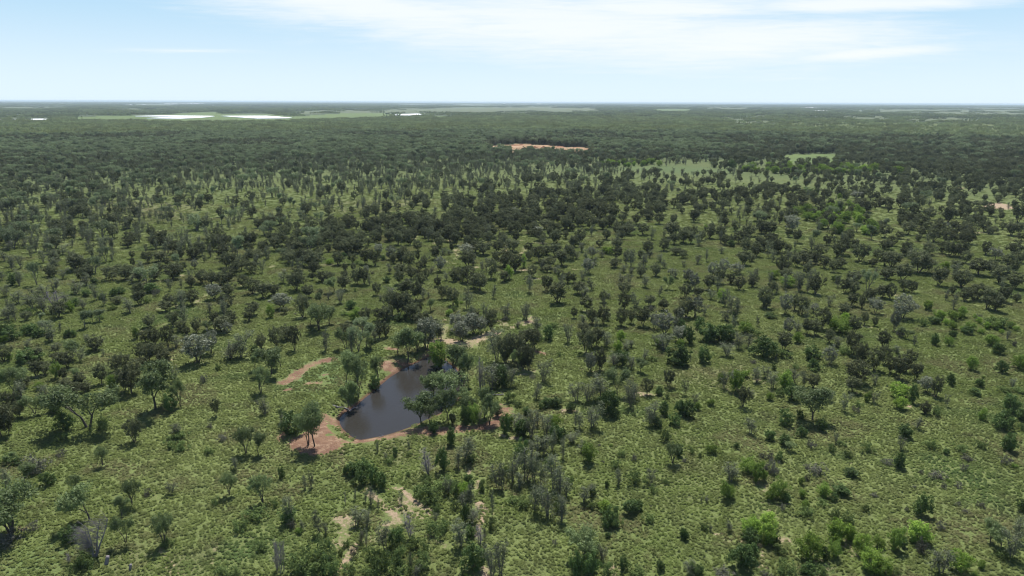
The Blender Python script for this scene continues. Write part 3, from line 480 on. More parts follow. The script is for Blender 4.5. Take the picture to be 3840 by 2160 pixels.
def leafmat(name, c1, c2, trans=.3, gloss=0.0, stand=.0):
    m, t, o = mat(name); g = t.n('ShaderNodeNewGeometry'); oi = t.n('ShaderNodeObjectInfo')
    tcn = t.n('ShaderNodeTexCoord')
    n = t.noise(tcn.outputs['Object'], 1.6, 2, .5)
    f = t.m('ADD', t.m('MULTIPLY', oi.outputs['Random'], .5), t.m('MULTIPLY', t.ss(n, .3, .7), .5))
    col = t.mix(f, c1, c2)
    if stand:
        s = t.noise(g.outputs['Position'], .006, 3, .55)
        col = t.mix(t.ss(s, .42, .62, 0, stand), col, (c1[0]*1.12, c1[1]*.95, c1[2]*.8))
    r2 = t.m('ADD', t.m('MULTIPLY', t.m('FRACT', t.m('MULTIPLY', oi.outputs['Random'], 17.3)), .7), .68)
    mm = t.n('ShaderNodeVectorMath', operation='SCALE'); t.put(col, mm.inputs[0]); t.put(r2, mm.inputs['Scale']); col = mm.outputs[0]
    d = t.n('ShaderNodeBsdfDiffuse'); t.put(col, d.inputs[0]); tr = t.n('ShaderNodeBsdfTranslucent'); t.put(col, tr.inputs[0])
    mx = t.n('ShaderNodeMixShader'); mx.inputs[0].default_value = trans; t.L.new(d.outputs[0], mx.inputs[1]); t.L.new(tr.outputs[0], mx.inputs[2])
    out = mx.outputs[0]
    if gloss:
        gl = t.n('ShaderNodeBsdfGlossy'); gl.inputs['Roughness'].default_value = .5; gl.inputs[0].default_value = (.8, .85, .85, 1)
        m2 = t.n('ShaderNodeMixShader'); m2.inputs[0].default_value = gloss; t.L.new(out, m2.inputs[1]); t.L.new(gl.outputs[0], m2.inputs[2]); out = m2.outputs[0]
    t.L.new(out, o.inputs[0]); return m
M = {
'bark': simple('bark', (.075, .066, .055), .35, .9, 3), 'greybark': simple('grey_bark', (.14, .13, .12), .3, .9, 3), 'deadwood': simple('dead_wood', (.20, .18, .19), .3, .9, 2),
'd': leafmat('olive_dark_leaves', (.070, .084, .040), (.128, .144, .074), .3, .008, .3),
's': leafmat('silver_leaves', (.128, .142, .088), (.20, .215, .148), .25, .03),
'g': leafmat('gum_leaves', (.122, .168, .062), (.170, .222, .090), .4, .015),
'p': leafmat('pale_gum_leaves', (.125, .170, .080), (.19, .235, .115), .35, .02),
't': leafmat('thin_grey_green_leaves', (.112, .134, .075), (.150, .172, .095), .35, .01),
'l': leafmat('lime_leaves', (.16, .25, .045), (.24, .34, .07), .4),
'm': leafmat('olive_lime_leaves', (.13, .20, .042), (.18, .26, .06), .4),
'b': leafmat('dark_green_leaves', (.070, .115, .032), (.100, .155, .048), .3, .01),
'o': leafmat('low_shrub_leaves', (.105, .150, .050), (.145, .195, .068), .35),
'k': leafmat('grey_shrub_leaves', (.11, .11, .082), (.15, .15, .12), .25),
'f': leafmat('forest_leaves', (.145, .185, .078), (.225, .280, .125), .35, .01, .55),
'grass': None,
}
# ---------------------------------------------------------------- ground and soils
g1 = [86, 80, 74, 68, 62, 56, 50, 46, 43, 41]
dep = list(g1) + list(np.arange(39.5, .30, -math.degrees(3.4/F))) + [.27, .24, .21, .18, .15, .12, .10, .08, .06]
DR = CAMH/np.tan(np.radians(dep))
azi = np.concatenate([[-75, -68, -62, -56, -51, -47], np.arange(-44, 44.01, .088), [47, 51, 56, 62, 68, 75]])
A = np.radians(azi)
GX = DR[:, None]*np.sin(A)[None, :]; GY = DR[:, None]*np.cos(A)[None, :]
GZ = terrain(GX, GY)
gx, gy = GX.ravel(), GY.ravel(); PXx, PXy, _ = proj(gx, gy, GZ.ravel()); gd = np.hypot(gx, gy)
ns = {n: np.zeros(gx.shape, np.float32) for n in ('soil', 'red', 'field', 'brown', 'forest', 'lush', 'dry', 'quarry', 'wet')}
order = np.argsort(gy); gys = gy[order]
def near(P, rad):
    lo = P.min(0)-rad; hi = P.max(0)+rad
    k = order[np.searchsorted(gys, lo[1]):np.searchsorted(gys, hi[1])]
    return k[(gx[k] > lo[0]) & (gx[k] < hi[0])]
def stroke(key, tile, pts, r, s):
    P = gpts(tile, pts)
    k = near(P, 2.5*r); 
    if len(k) == 0: return
    d = segd(gx[k], gy[k], P); v = s*np.clip(1.25-d/r*.75, 0, 1)*.88; ns[key][k] = np.maximum(ns[key][k], v*(1 if key != 'soil' or tile == 'B' or r > 4 else .85))
def area(key, tile, pts, fall, s):
    P = gpts(tile, pts); k = near(P, fall*2)
    if len(k) == 0: return
    d = sdist(gx[k], gy[k], P); v = s*np.clip(.5+d/(2*fall), 0, 1); ns[key][k] = np.maximum(ns[key][k], v)
for t_, p, r, s in SOIL: stroke('soil', t_, p, r, s)
for t_, p, f_, s in SOILPOLY: area('soil', t_, p, f_, s)
for t_, p, r, s in RED: stroke('red', t_, p, r, s)
for t_, p, f_, s in REDPOLY: area('red', t_, p, f_, s)
for t_, p, r in (('W', [(500, 1035), (560, 1090), (640, 1140)], 1.1), ('W', [(480, 1112), (490, 1113)], .8), ('W', [(230, 1100), (330, 1050)], 1.2)):
    P = gpts(t_, p); k = near(P, r); ns['red'][k] *= np.clip(segd(gx[k], gy[k], P)/r-.2, 0, 1)
for t_, p, r, s in SCAR: stroke('red', t_, p, r, s*.9); stroke('soil', t_, p, r, s)
for t_, p, f_, s in LUSH: area('lush', t_, p, f_, s)
for t_, p, f_, s in DRY: area('dry', t_, p, f_, s)
TREEH = 9.5
def pxmask(polys, ext=(.3, .6)):
    m = np.zeros(gx.shape, bool)
    for t_, p in polys:
        P = T(t_, p); b = (PXx > P[:, 0].min()) & (PXx < P[:, 0].max()) & (PXy > P[:, 1].min()) & (PXy < P[:, 1].max()) & (gd > 500)
        i = np.nonzero(b)[0]; m[i] |= inside(PXx[i], PXy[i], P)
        b2 = (PXx > P[:, 0].min()) & (PXx < P[:, 0].max()) & (PXy > P[:, 1].min()) & (PXy < P[:, 1].max()+30) & (gd > 500)
        i = np.nonzero(b2)[0]
        for q in ext: m[i] |= inside(PXx[i], PXy[i]-q*TREEH*F/gd[i], P)
    return m
ns['field'][pxmask(FIELD)] = 1; ns['brown'][pxmask(BROWNF)] = 1; ns['quarry'][pxmask(QUARRY, (.3, .6, .85))] = 1
sp = pxmask(SPARSE)
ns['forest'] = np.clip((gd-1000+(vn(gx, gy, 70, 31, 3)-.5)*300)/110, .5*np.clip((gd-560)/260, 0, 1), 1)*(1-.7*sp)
kp = near(PONDG, 6); sdp = sdist(gx[kp], gy[kp], PONDG)
ns['wet'][kp] = np.clip(1-np.abs(sdp+.2)/1.0, 0, 1); ns['red'][kp] = np.maximum(ns['red'][kp], np.where(sdp > -.3, 1, np.clip(1.0-(-sdp-.3)/2.0, 0, 1)*.58))
# ---------------------------------------------------------------- items
items = []
for tn, (x0, y0, body) in TILES.items():
    for s in body.replace('\n', ';').split(';'):
        q = s.split()
        if len(q) != 5: continue
        k = q[0]; cx, cy, h, wd = map(float, q[1:])
        if h < 5: continue
        if tn == 'C' and (cx, cy) == (545, 395): continue
        x = x0+cx/Z; y = y0+cy/Z
        X, Y = unproj(x, y); zt = tz(float(X), float(Y)); X, Y = unproj(x, y, zt); X, Y = float(X), float(Y); zt = tz(X, Y)
        _, py0, zd = proj(X, Y, zt); _, py1, _ = proj(X, Y, zt+1)
        items.append(dict(k=k, x=x, y=y, X=X, Y=Y, z=zt, h=h/Z/float(py0-py1), w=wd/Z/F*float(zd), ph=h/Z, pw=wd/Z))
# bare soil and litter beneath the dark trees
for it in items:
    if it['k'] in 'ds':
        P = np.array([[it['X'], it['Y']-.6]]); r = max(it['w']*.62, 1.5); k = near(P, 2*r)
        if len(k): 
            d = np.hypot(gx[k]-P[0, 0], gy[k]-P[0, 1]); ns['soil'][k] = np.maximum(ns['soil'][k], .56*np.clip(1.4-d/r, 0, 1))
inwater = [np.array([it['X'], it['Y']]) for it in items]
sm = vn(gx, gy, 3.5, 5, 3)
gz = GZ.ravel(); 
nr, nc = GX.shape
i0 = (np.arange(nr-1)[:, None]*nc + np.arange(nc-1)[None, :]).ravel()
FQ = np.stack([i0, i0+1, i0+nc+1, i0+nc], -1)
# ground material
m, t, o = mat('ground'); g = t.n('ShaderNodeNewGeometry'); P = g.outputs['Position']
def at(nm): nd = t.n('ShaderNodeAttribute'); nd.attribute_name = nm; s = t.n('ShaderNodeSeparateColor'); t.L.new(nd.outputs['Color'], s.inputs[0]); return s.outputs
ma, mb, mc = at('maska'), at('maskb'), at('maskc')
nL = t.noise(P, .018, 4, .55); nM = t.noise(P, .14, 4, .6); nS = t.noise(P, 1.3, 4, .65); nXS = t.noise(P, 4.0, 3, .6)
G1, G2, G3 = (.122, .158, .048), (.150, .182, .060), (.108, .138, .045)
grass = t.mix(t.ss(nL, .38, .62), G1, G2); grass = t.mix(t.ss(nM, .45, .68, 0, .7), grass, G3)
grass = t.mix(t.ss(nS, .35, .7, 0, .6), grass, (.092, .102, .044))
grass = t.mix(t.m('MULTIPLY', mb[1], t.ss(nM, .2, .7)), grass, (.105, .165, .060))
grass = t.mix(t.m('MULTIPLY', mb[2], t.ss(nM, .25, .65)), grass, (.15, .13, .075))
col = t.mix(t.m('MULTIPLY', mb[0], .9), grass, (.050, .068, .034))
jit = t.m('ADD', t.m('MULTIPLY', t.m('SUBTRACT', nS, .5), 1.3), t.m('MULTIPLY', t.m('SUBTRACT', nM, .5), .9))
soil = t.mix(nS, (.255, .185, .122), (.375, .285, .200)); soil = t.mix(t.ss(nXS, .5, .75, 0, .5), soil, (.20, .15, .10))
red = t.mix(nS, (.168, .098, .062), (.255, .162, .105)); red = t.mix(t.ss(nM, .42, .58, 0, .9), red, (.155, .088, .060)); red = t.mix(t.ss(t.noise(P, .5, 4, .7), .5, .62, 0, .55), red, (.33, .23, .15))
col = t.mix(t.ss(t.m('ADD', ma[0], jit), .46, .98), col, soil)
col = t.mix(t.ss(t.m('ADD', ma[1], jit), .42, .84), col, red)
col = t.mix(mc[1], col, (.10, .055, .035))
col = t.mix(ma[2], col, t.mix(t.ss(nL, .4, .6), (.115, .155, .055), (.095, .135, .048)))
col = t.mix(mb[3] if len(mb) > 3 else mc[0], col, t.mix(nM, (.50, .24, .12), (.62, .40, .26))) if False else col
col = t.mix(mc[0], col, t.mix(t.ss(t.noise(P, .09, 3, .6), .56, .62), t.mix(t.ss(t.noise(P, .04, 4, .6), .38, .6), (.25, .135, .075), (.38, .26, .17)), (.10, .12, .05)))
col = t.mix(mc[2], col, t.mix(t.ss(nL, .4, .6), (.118, .130, .075), (.085, .112, .055)))
b = t.n('ShaderNodeBsdfPrincipled'); t.put(col, b.inputs['Base Color']); b.inputs['Roughness'].default_value = .95; b.inputs['Specular IOR Level'].default_value = .1
bp = t.n('ShaderNodeBump'); bp.inputs['Strength'].default_value = .8; bp.inputs['Distance'].default_value = .5
t.put(t.m('ADD', nS, t.m('MULTIPLY', nXS, .4)), bp.inputs['Height']); t.L.new(bp.outputs[0], b.inputs['Normal']); t.L.new(b.outputs[0], o.inputs[0])
gm = m
me = mesh_np('ground', np.stack([gx, gy, gz], -1), FQ, [gm], True)
def cattr(me, name, a, b_, c):
    at_ = me.attributes.new(name, 'FLOAT_COLOR', 'POINT'); n = len(a)
    at_.data.foreach_set('color', np.stack([a, b_, c, np.ones(n)], -1).astype(np.float32).ravel())
cattr(me, 'maska', ns['soil'], ns['red'], ns['field']); cattr(me, 'maskb', ns['forest'], ns['lush'], ns['dry']); cattr(me, 'maskc', ns['quarry'], ns['wet'], ns['brown'])
attach(link('ground', me), 'grassy plain with patches of bare sandy soil', None, None, 'structure')
# pond water
m, t, o = mat('pond_water'); g = t.n('ShaderNodeNewGeometry'); b = t.n('ShaderNodeBsdfPrincipled')
b.inputs['Base Color'].default_value = (.030, .028, .025, 1); b.inputs['Roughness'].default_value = .12; b.inputs['IOR'].default_value = 1.33; b.inputs['Specular IOR Level'].default_value = .34
bp = t.n('ShaderNodeBump'); bp.inputs['Strength'].default_value = .25; bp.inputs['Distance'].default_value = .06
t.put(t.noise(t.vmul(g.outputs['Position'], (1, 1.8, 1)), 2.2, 3, .6), bp.inputs['Height']); t.L.new(bp.outputs[0], b.inputs['Normal']); t.L.new(b.outputs[0], o.inputs[0])
c0 = PONDG.mean(0); ring = c0+(PONDG-c0)*1.0
dirs = ring-c0; ring = ring+dirs/np.linalg.norm(dirs, axis=1)[:, None]*1.5
V = [(p[0], p[1], WATER) for p in ring]; me = bpy.data.meshes.new('pond_water'); me.from_pydata(V, [], [list(range(len(V)))]); me.materials.append(m)
attach(link('pond_water', me), 'brown still pond water between red clay banks', None, None, 'structure')
# ---------------------------------------------------------------- plants
class Tubes:
    def __init__(s): s.V = []; s.Q = []; s.n = 0
    def tube(s, pts, radii, sides=5):
        pts = np.asarray(pts, float); up = np.array([.3, .2, .93])
        for i, p in enumerate(pts):
            d = pts[min(i+1, len(pts)-1)]-pts[max(i-1, 0)]; d = d/(np.linalg.norm(d)+1e-9)
            a = np.cross(d, up if abs(d @ up) < .9 else [1, 0, 0]); a /= np.linalg.norm(a)+1e-9; b_ = np.cross(d, a)
            for k in range(sides):
                th = 2*math.pi*k/sides; s.V.append(p+radii[i]*(a*math.cos(th)+b_*math.sin(th)))
        for i in range(len(pts)-1):
            for k in range(sides):
                a0 = s.n+i*sides+k; a1 = s.n+i*sides+(k+1) % sides; s.Q.append((a0, a1, a1+sides, a0+sides))
        s.n += len(pts)*sides
def limb(tb, p, d, L, r, r1=.35, wob=.12, segs=4, sides=5, lift=0.0):
    pts = [np.array(p, float)]; d = np.array(d, float); d /= np.linalg.norm(d)
    for i in range(segs):
        d = d+rng.normal(0, wob, 3)+np.array([0, 0, lift]); d /= np.linalg.norm(d); pts.append(pts[-1]+d*L/segs)
    tb.tube(pts, [r*(1-(1-r1)*i/segs) for i in range(segs+1)], sides); return pts, d
def leaves(C, Rd, n, size, flat=.5, tri=False):
    """n leaf quads round each lobe centre C with radius Rd"""
    C = np.repeat(C, n, 0); Rr = np.repeat(Rd, n)[:, None]
    d = rng.normal(0, 1, C.shape); d /= np.linalg.norm(d, axis=1)[:, None]
    c = C+d*Rr*(rng.random((len(C), 1))**.45)*np.array([1, 1, .8])
    nrm = d*.7+rng.normal(0, .55, C.shape)+np.array([0, 0, flat]); nrm /= np.linalg.norm(nrm, axis=1)[:, None]
    a = np.cross(nrm, rng.normal(0, 1, C.shape)); a /= np.linalg.norm(a, axis=1)[:, None]+1e-9; b_ = np.cross(nrm, a)
    s = size*(.55+.9*rng.random((len(C), 1)))
    V = np.stack([c-a*s*.9, c-b_*s*.38, c+a*s*.9, c+b_*s*.38], 1).reshape(-1, 3)
    return V, np.arange(len(V)).reshape(-1, 4)
def dome(n, rx, z0, z1, inner=.55, lumps=.16, power=2.0):
    """lobe centres through an ovoid crown, uneven outline"""
    out = []; seed = int(rng.integers(1e6))
    while len(out) < n:
        d = rng.normal(0, 1, 3); d /= np.linalg.norm(d); r = inner+(1-inner)*rng.random()**.6
        k = 1+lumps*math.sin(3*math.atan2(d[1], d[0])+seed)+lumps*.8*math.sin(5*d[2]+2*math.atan2(d[1], d[0])+seed*2)+rng.normal(0, .05)
        zc = (z0+z1)/2; hz = (z1-z0)/2
        zz = d[2]*r*k; 
        sh = 1.0 if zz > -.45 else max(.55, 1-(abs(zz)-.45)*.8)
        out.append((d[0]*r*k*rx*sh, d[1]*r*k*rx*sh, zc+zz*hz))
    return np.array(out)
PROTO = {}
def proto(kind, i, h, w, tb, LV, LQ, bark, leaf, nm):
    tr = mesh_np(nm+'_trunk', tb.V, tb.Q, [bark], True) if tb and tb.V else None
    cr = mesh_np(nm+'_crown', LV, LQ, [leaf]) if LV is not None else None
    if tr and cr:
        V = np.concatenate([np.array(tb.V), LV]); Q = np.concatenate([np.array(tb.Q), LQ+len(tb.V)])
        al = mesh_np(nm, V, Q, [bark, leaf], False, [0]*len(tb.Q)+[1]*len(LQ))
    else: al = tr or cr
    allV = np.concatenate([x for x in (np.array(tb.V) if tb and tb.V else None, LV) if x is not None])
    hh = float(np.percentile(allV[:, 2], 99.6)); ww = float(np.percentile(np.hypot(allV[:, 0], allV[:, 1]), 84 if kind in 'gpt' else 95))*2
    PROTO.setdefault(kind, []).append(dict(h=hh, w=ww, trunk=tr, crown=cr, all=al))
def mk_round(kind, n, leaf, lobes=90, per=36, size=.22):
    for i in range(n):
        tb = Tubes(); ns_ = int(rng.integers(2, 5)); lean = rng.normal(0, .25, 2)
        for k in range(ns_):
            a = 2*math.pi*k/ns_+rng.random(); sp_ = .22+.25*rng.random()
            pts, d = limb(tb, (math.cos(a)*.12, math.sin(a)*.12, -.15), (math.cos(a)*sp_+lean[0]*.3, math.sin(a)*sp_+lean[1]*.3, 1), 3.6, .13, .5, .07, 5, 6)
            for q in range(4):
                b_ = rng.random()*6.28; limb(tb, pts[-1-q % 3], (math.cos(b_), math.sin(b_), .9), 2.2, .06, .25, .15, 3, 4)
        C = dome(lobes, 2.6*(.85+.3*rng.random()), 1.0+rng.random()*.7, 6.4, .5, .13+.10*rng.random())
        C[:, :2] += lean*(C[:, 2:3]-2)*.2
        LV, LQ = leaves(C, .55+.25*rng.random(len(C)), per, size, .5); proto(kind, i, 7, 6, tb, LV, LQ, M['bark'], leaf, 'round_tree')
def mk_gum(kind, n, leaf, lobes=60, per=26, size=.2, fork=1.5, up=1.0, spread=.55, L0=3.2, bark='bark', lr=.75, nm='gum_tree', H=9):
    for i in range(n):
        tb = Tubes(); ends = []
        ns_ = int(rng.integers(1, 4))
        for k in range(ns_):
            a = 2*math.pi*k/ns_+rng.random()*2; s0 = .12+.2*rng.random() if ns_ > 1 else .08
            pts, d = limb(tb, (math.cos(a)*.1, math.sin(a)*.1, -.2), (math.cos(a)*s0, math.sin(a)*s0, 1), fork+rng.random()*.8, .17, .75, .05, 3, 6)
            def grow(p, d, L, r, depth):
                for q in range(int(rng.integers(2, 4))):
                    b_ = rng.random()*6.28; dd = np.array(d)*up+np.array([math.cos(b_), math.sin(b_), .2])*spread
                    pp, d2 = limb(tb, p, dd, L*(.8+.4*rng.random()), r, .55, .1, 3, 5 if depth < 2 else 3)
                    ends.extend([pp[-1]]*2+([pp[-2]] if depth > 0 else []))
                    if depth < 2: grow(pp[-1], d2, L*.72, r*.55, depth+1)
            grow(pts[-1], d, L0*.75, .1, 0)
        E = np.array(ends); E = E[E[:, 2] > H*.28]; C = E[rng.integers(0, len(E), lobes)]+rng.normal(0, .38, (lobes, 3))
        LV, LQ = leaves(C, lr*(.6+.6*rng.random(lobes)), per, size, .35); proto(kind, i, 9, 7, tb, LV, LQ, M[bark], leaf, nm)
def mk_thin(kind, n, leaf, lobes, per, dead=False):
    for i in range(n):
        tb = Tubes(); ends = []; ns_ = int(rng.integers(2, 5))
        for k in range(ns_):
            a = rng.random()*6.28; s0 = .04+.14*rng.random()
            pts, d = limb(tb, (math.cos(a)*.2, math.sin(a)*.2, -.15), (math.cos(a)*s0, math.sin(a)*s0, 1), 5.5+2*rng.random(), .10, .3, .05, 6, 5)
            for p in range(1, 7):
                for q in range(4 if not dead else 6):
                    b_ = rng.random()*6.28; L = (2.3-.2*p)*(.55+.6*rng.random())
                    if p < 2 and q: continue
                    pp, d2 = limb(tb, pts[p]-(pts[p]-pts[p-1])*rng.random(), (math.cos(b_)*.9, math.sin(b_)*.9, .75), L, .035, .3, .14, 3, 3)
                    ends.append(pp[-1]); ends.append(pp[-2])
                    for z_ in range(3):
                        b2 = rng.random()*6.28; p3, _ = limb(tb, pp[1+z_ % 2], (math.cos(b2)*.7, math.sin(b2)*.7, .8), L*.5, .018, .4, .2, 2, 3); ends.append(p3[-1])
        LV = LQ = None
        if lobes:
            E = np.array(ends); C = E[rng.integers(0, len(E), lobes)]+rng.normal(0, .2, (lobes, 3)); LV, LQ = leaves(C, .45+.5*rng.random(lobes), per, .19, .5)
        proto(kind, i, 8, 4, tb, LV, LQ, M['deadwood' if dead else 'greybark'], leaf, 'dead_tree' if dead else 'sparse_tree')
def mk_bush(kind, n, leaf, lobes, per, size, rx=1.5, z0=.1, z1=3.2, lumps=.14, nm='bush', inner=.4, lr=.5, stems=True, flat=.4):
    for i in range(n):
        tb = Tubes()
        if stems:
            for k in range(6):
                a = 6.28*k/6+rng.random(); limb(tb, (0, 0, -.1), (math.cos(a)*.4, math.sin(a)*.4, 1), z1*.75, .05, .3, .1, 3, 4)
        C = dome(lobes, rx*(.9+.2*rng.random()), z0, z1, inner, lumps+.06*rng.random()); C[:, :2] += rng.normal(0, .12, 2)*(C[:, 2:3])
        LV, LQ = leaves(C, lr*(.7+.6*rng.random(lobes)), per, size, flat); proto(kind, i, z1, rx*2, tb, LV, LQ, M['bark'], leaf, nm)
mk_round('d', 10, M['d']); mk_round('s', 5, M['s'], 85, 34, .22)
mk_gum('g', 7, M['g'], 165, 29, .2, lr=.85); mk_gum('p', 4, M['p'], 95, 30, .22, 1.5, 1.0, .45, 3.0, 'greybark', .85)
mk_thin('t', 9, M['t'], 95, 11); mk_thin('x', 4, None, 0, 0, True)
mk_bush('l', 4, M['l'], 70, 36, .15, 1.5, .2, 3.4, .16, 'lime_bush', .35, .5); mk_bush('m', 4, M['m'], 70, 36, .15, 1.5, .2, 3.2, .16, 'lime_bush', .35, .5)
mk_bush('b', 5, M['b'], 75, 36, .16, 1.5, .1, 3.0, .16, 'green_bush', .4, .45)
mk_bush('o', 6, M['o'], 34, 30, .15, 1.5, -.1, 1.6, .3, 'low_shrub', .3, .45, False, .5); mk_bush('k', 4, M['k'], 34, 26, .13, 1.4, -.1, 1.6, .3, 'grey_shrub', .3, .45, False, .4)
NAME = {'d': 'round_tree', 's': 'silver_tree', 'g': 'gum_tree', 'p': 'pale_gum_tree', 't': 'sparse_tree', 'x': 'dead_tree', 'l': 'lime_bush', 'm': 'olive_bush', 'b': 'green_bush', 'o': 'low_shrub', 'k': 'grey_shrub'}
NOUN = {'d': 'dark round tree', 's': 'silvery round tree', 'g': 'open green gum', 'p': 'pale bluish gum', 't': 'thin grey tree', 'x': 'bare dead tree',
        'l': 'bright lime bush', 'm': 'olive-lime bush', 'b': 'dark green bush', 'o': 'green shrub', 'k': 'grey shrub'}
PLUR = {k: (v+'s' if not v.endswith('bush') else v+'es') for k, v in NOUN.items()}
CAT = {'d': 'tree', 's': 'tree', 'g': 'tree', 'p': 'tree', 't': 'tree', 'x': 'dead tree', 'l': 'bush', 'm': 'bush', 'b': 'bush', 'o': 'shrub', 'k': 'shrub'}
GRP = {'d': 'dark round trees across the plain', 's': 'silver leaved trees', 'g': 'open green gums', 'p': 'pale gums on the left slope', 't': 'thin grey trees', 'x': 'bare dead trees',
       'l': 'lime green bushes', 'm': 'olive lime bushes', 'b': 'dark green bushes', 'o': 'low green shrubs in the grass', 'k': 'low grey shrubs in the grass'}
MAXN = 300
byk = {}
for it in items: byk.setdefault(it['k'], []).append(it)
extra = {k: [] for k in NAME}
keep = []
for k, L in byk.items():
    L.sort(key=lambda i: -i['ph']*i['pw']); keep += L[:MAXN]; extra[k] = L[MAXN:]
# labels: each plant by its look and where it stands to something one can find; equal ones counted from the left
ORD = ['leftmost', 'second', 'third', 'fourth', 'fifth', 'sixth', 'seventh', 'eighth', 'ninth', 'tenth', 'eleventh', 'twelfth', 'thirteenth', 'fourteenth', 'fifteenth', 'sixteenth', 'seventeenth', 'eighteenth', 'nineteenth', 'twentieth']
NUM = ['no', 'one', 'two', 'three', 'four', 'five', 'six', 'seven', 'eight', 'nine', 'ten', 'eleven', 'twelve', 'thirteen', 'fourteen', 'fifteen', 'sixteen', 'seventeen', 'eighteen', 'nineteen', 'twenty']
med = {k: float(np.median([i['h'] for i in L])) for k, L in byk.items()}
def rel(it):
    b_ = min(ANCHORS, key=lambda a: math.hypot((it['x']-a[1]), (it['y']-a[2])*1.8))
    dx = it['x']-b_[1]; dy = (it['y']-b_[2])*1.8; d = math.hypot(dx, dy)
    if 'edge' in b_[0] or 'corner' in b_[0]: return ('near' if d < 130 else 'off') + ' ' + b_[0]
    if d < 60: return 'at '+b_[0]
    if abs(dx) > abs(dy): return ('right of ' if dx > 0 else 'left of ')+b_[0]
    return ('below ' if dy > 0 else 'beyond ')+b_[0]
LG = {}
for it in keep:
    sz = 'small ' if it['h'] < med[it['k']]*.72 else ('tall ' if it['h'] > med[it['k']]*1.3 else '')
    it['lk'] = (sz, it['k'], rel(it)); LG.setdefault(it['lk'], []).append(it)
def setlab(L, sz, k, rl, extra_=''):
    L.sort(key=lambda i: i['x'])
    for j, it in enumerate(L):
        if len(L) == 1: s = f"{sz}{NOUN[k]}{extra_} {rl}"; s = s if len(s.split()) >= 4 else s
        elif len(L) == 2: s = f"{'left' if j == 0 else 'right'} one of two {sz}{PLUR[k]}{extra_} {rl}"
        else: s = f"{ORD[j] if j else 'leftmost'}{' from left' if j else ''} of {NUM[len(L)]} {sz}{PLUR[k]}{extra_} {rl}"
        if len(s.replace('-', ' ').split()) > 15: s = s.replace(' from left', '')
        it['label'] = s
for (sz, k, rl), L in LG.items():
    if len(L) > 8:
        L.sort(key=lambda i: i['y']); q = len(L)//2; rl2 = rl
        for part_, wd in ((L[:q], 'higher'), (L[q:], 'lower')): setlab(part_, wd+' '+sz, k, rl)
    else: setlab(L, sz, k, rl)
def place(it):
    k = it['k']; P_ = PROTO[k]; p = P_[int(rng.integers(len(P_)))]
    sx = (1.12 if k in 'ds' else 1.14)*it['w']/p['w']; sz = it['h']/p['h']*(1.06 if k in 'ds' else 1); big = it['ph'] > (44 if k in 'lmb' else 36)
    sx = min(max(sx, sz*.45), sz*(1.3 if k in 'gp' else 2.0)); rz = rng.random()*6.283
    if k in 'dspgtx' : base = it['z']-.02
    else: base = it['z']
    if big and p['trunk'] and p['crown'] and k not in 'ok':
        r = bpy.data.objects.new(NAME[k], None); scene.collection.objects.link(r); r.empty_display_size = .5
        link('trunk', p['trunk'], r); link('crown', p['crown'], r)
    else: r = link(NAME[k], p['all'])
    r.location = (it['X'], it['Y'], base); r.rotation_euler = (0, 0, rz); r.scale = (sx, sx*(.9+.2*rng.random()), sz)
    attach(r, it['label'], CAT[k], GRP[k]); return r
LEAN = [i for i in keep if i['k'] == 'x' and abs(i['x']-353) < 6 and i['ph'] > 120]
for it in keep:
    if it not in LEAN: place(it)
for it in LEAN:                                             # the leaning dead tree with its swept fan of twigs
    h = it['h']; tb = Tubes(); tw = Tubes(); S = h/8.0
    for k in range(5):
        pts, d = limb(tb, ((k-2)*.12*S, rng.normal(0, .1), -.2), (.05+.10*(k-1), rng.normal(0, .12), 1), h*(.62+.08*k), .16*S, .3, .06, 6, 6)
        for p in range(1, 7):
            for q in range(9):
                a = rng.normal(0, .5); L = h*.26*(.5+rng.random())
                pp, d2 = limb(tw, pts[p]-(pts[p]-pts[p-1])*rng.random(), (-1.0, a, .55+.3*rng.random()), L, .03*S, .3, .08, 4, 3, -.10)
                for z_ in range(3): limb(tw, pp[1+z_], (-1, rng.normal(0, .6), rng.normal(.1, .5)), L*.45, .016*S, .4, .15, 3, 3, -.15)
    r = bpy.data.objects.new('dead_tree', None); scene.collection.objects.link(r); r.location = (it['X'], it['Y'], it['z'])
    link('trunk', mesh_np('leaning_trunk', tb.V, tb.Q, [M['deadwood']], True), r); link('branches', mesh_np('leaning_branches', tw.V, tw.Q, [M['deadwood']], True), r)
    attach(r, 'bare grey violet dead tree, its twigs swept to the left in a fan', 'dead tree', GRP['x'])
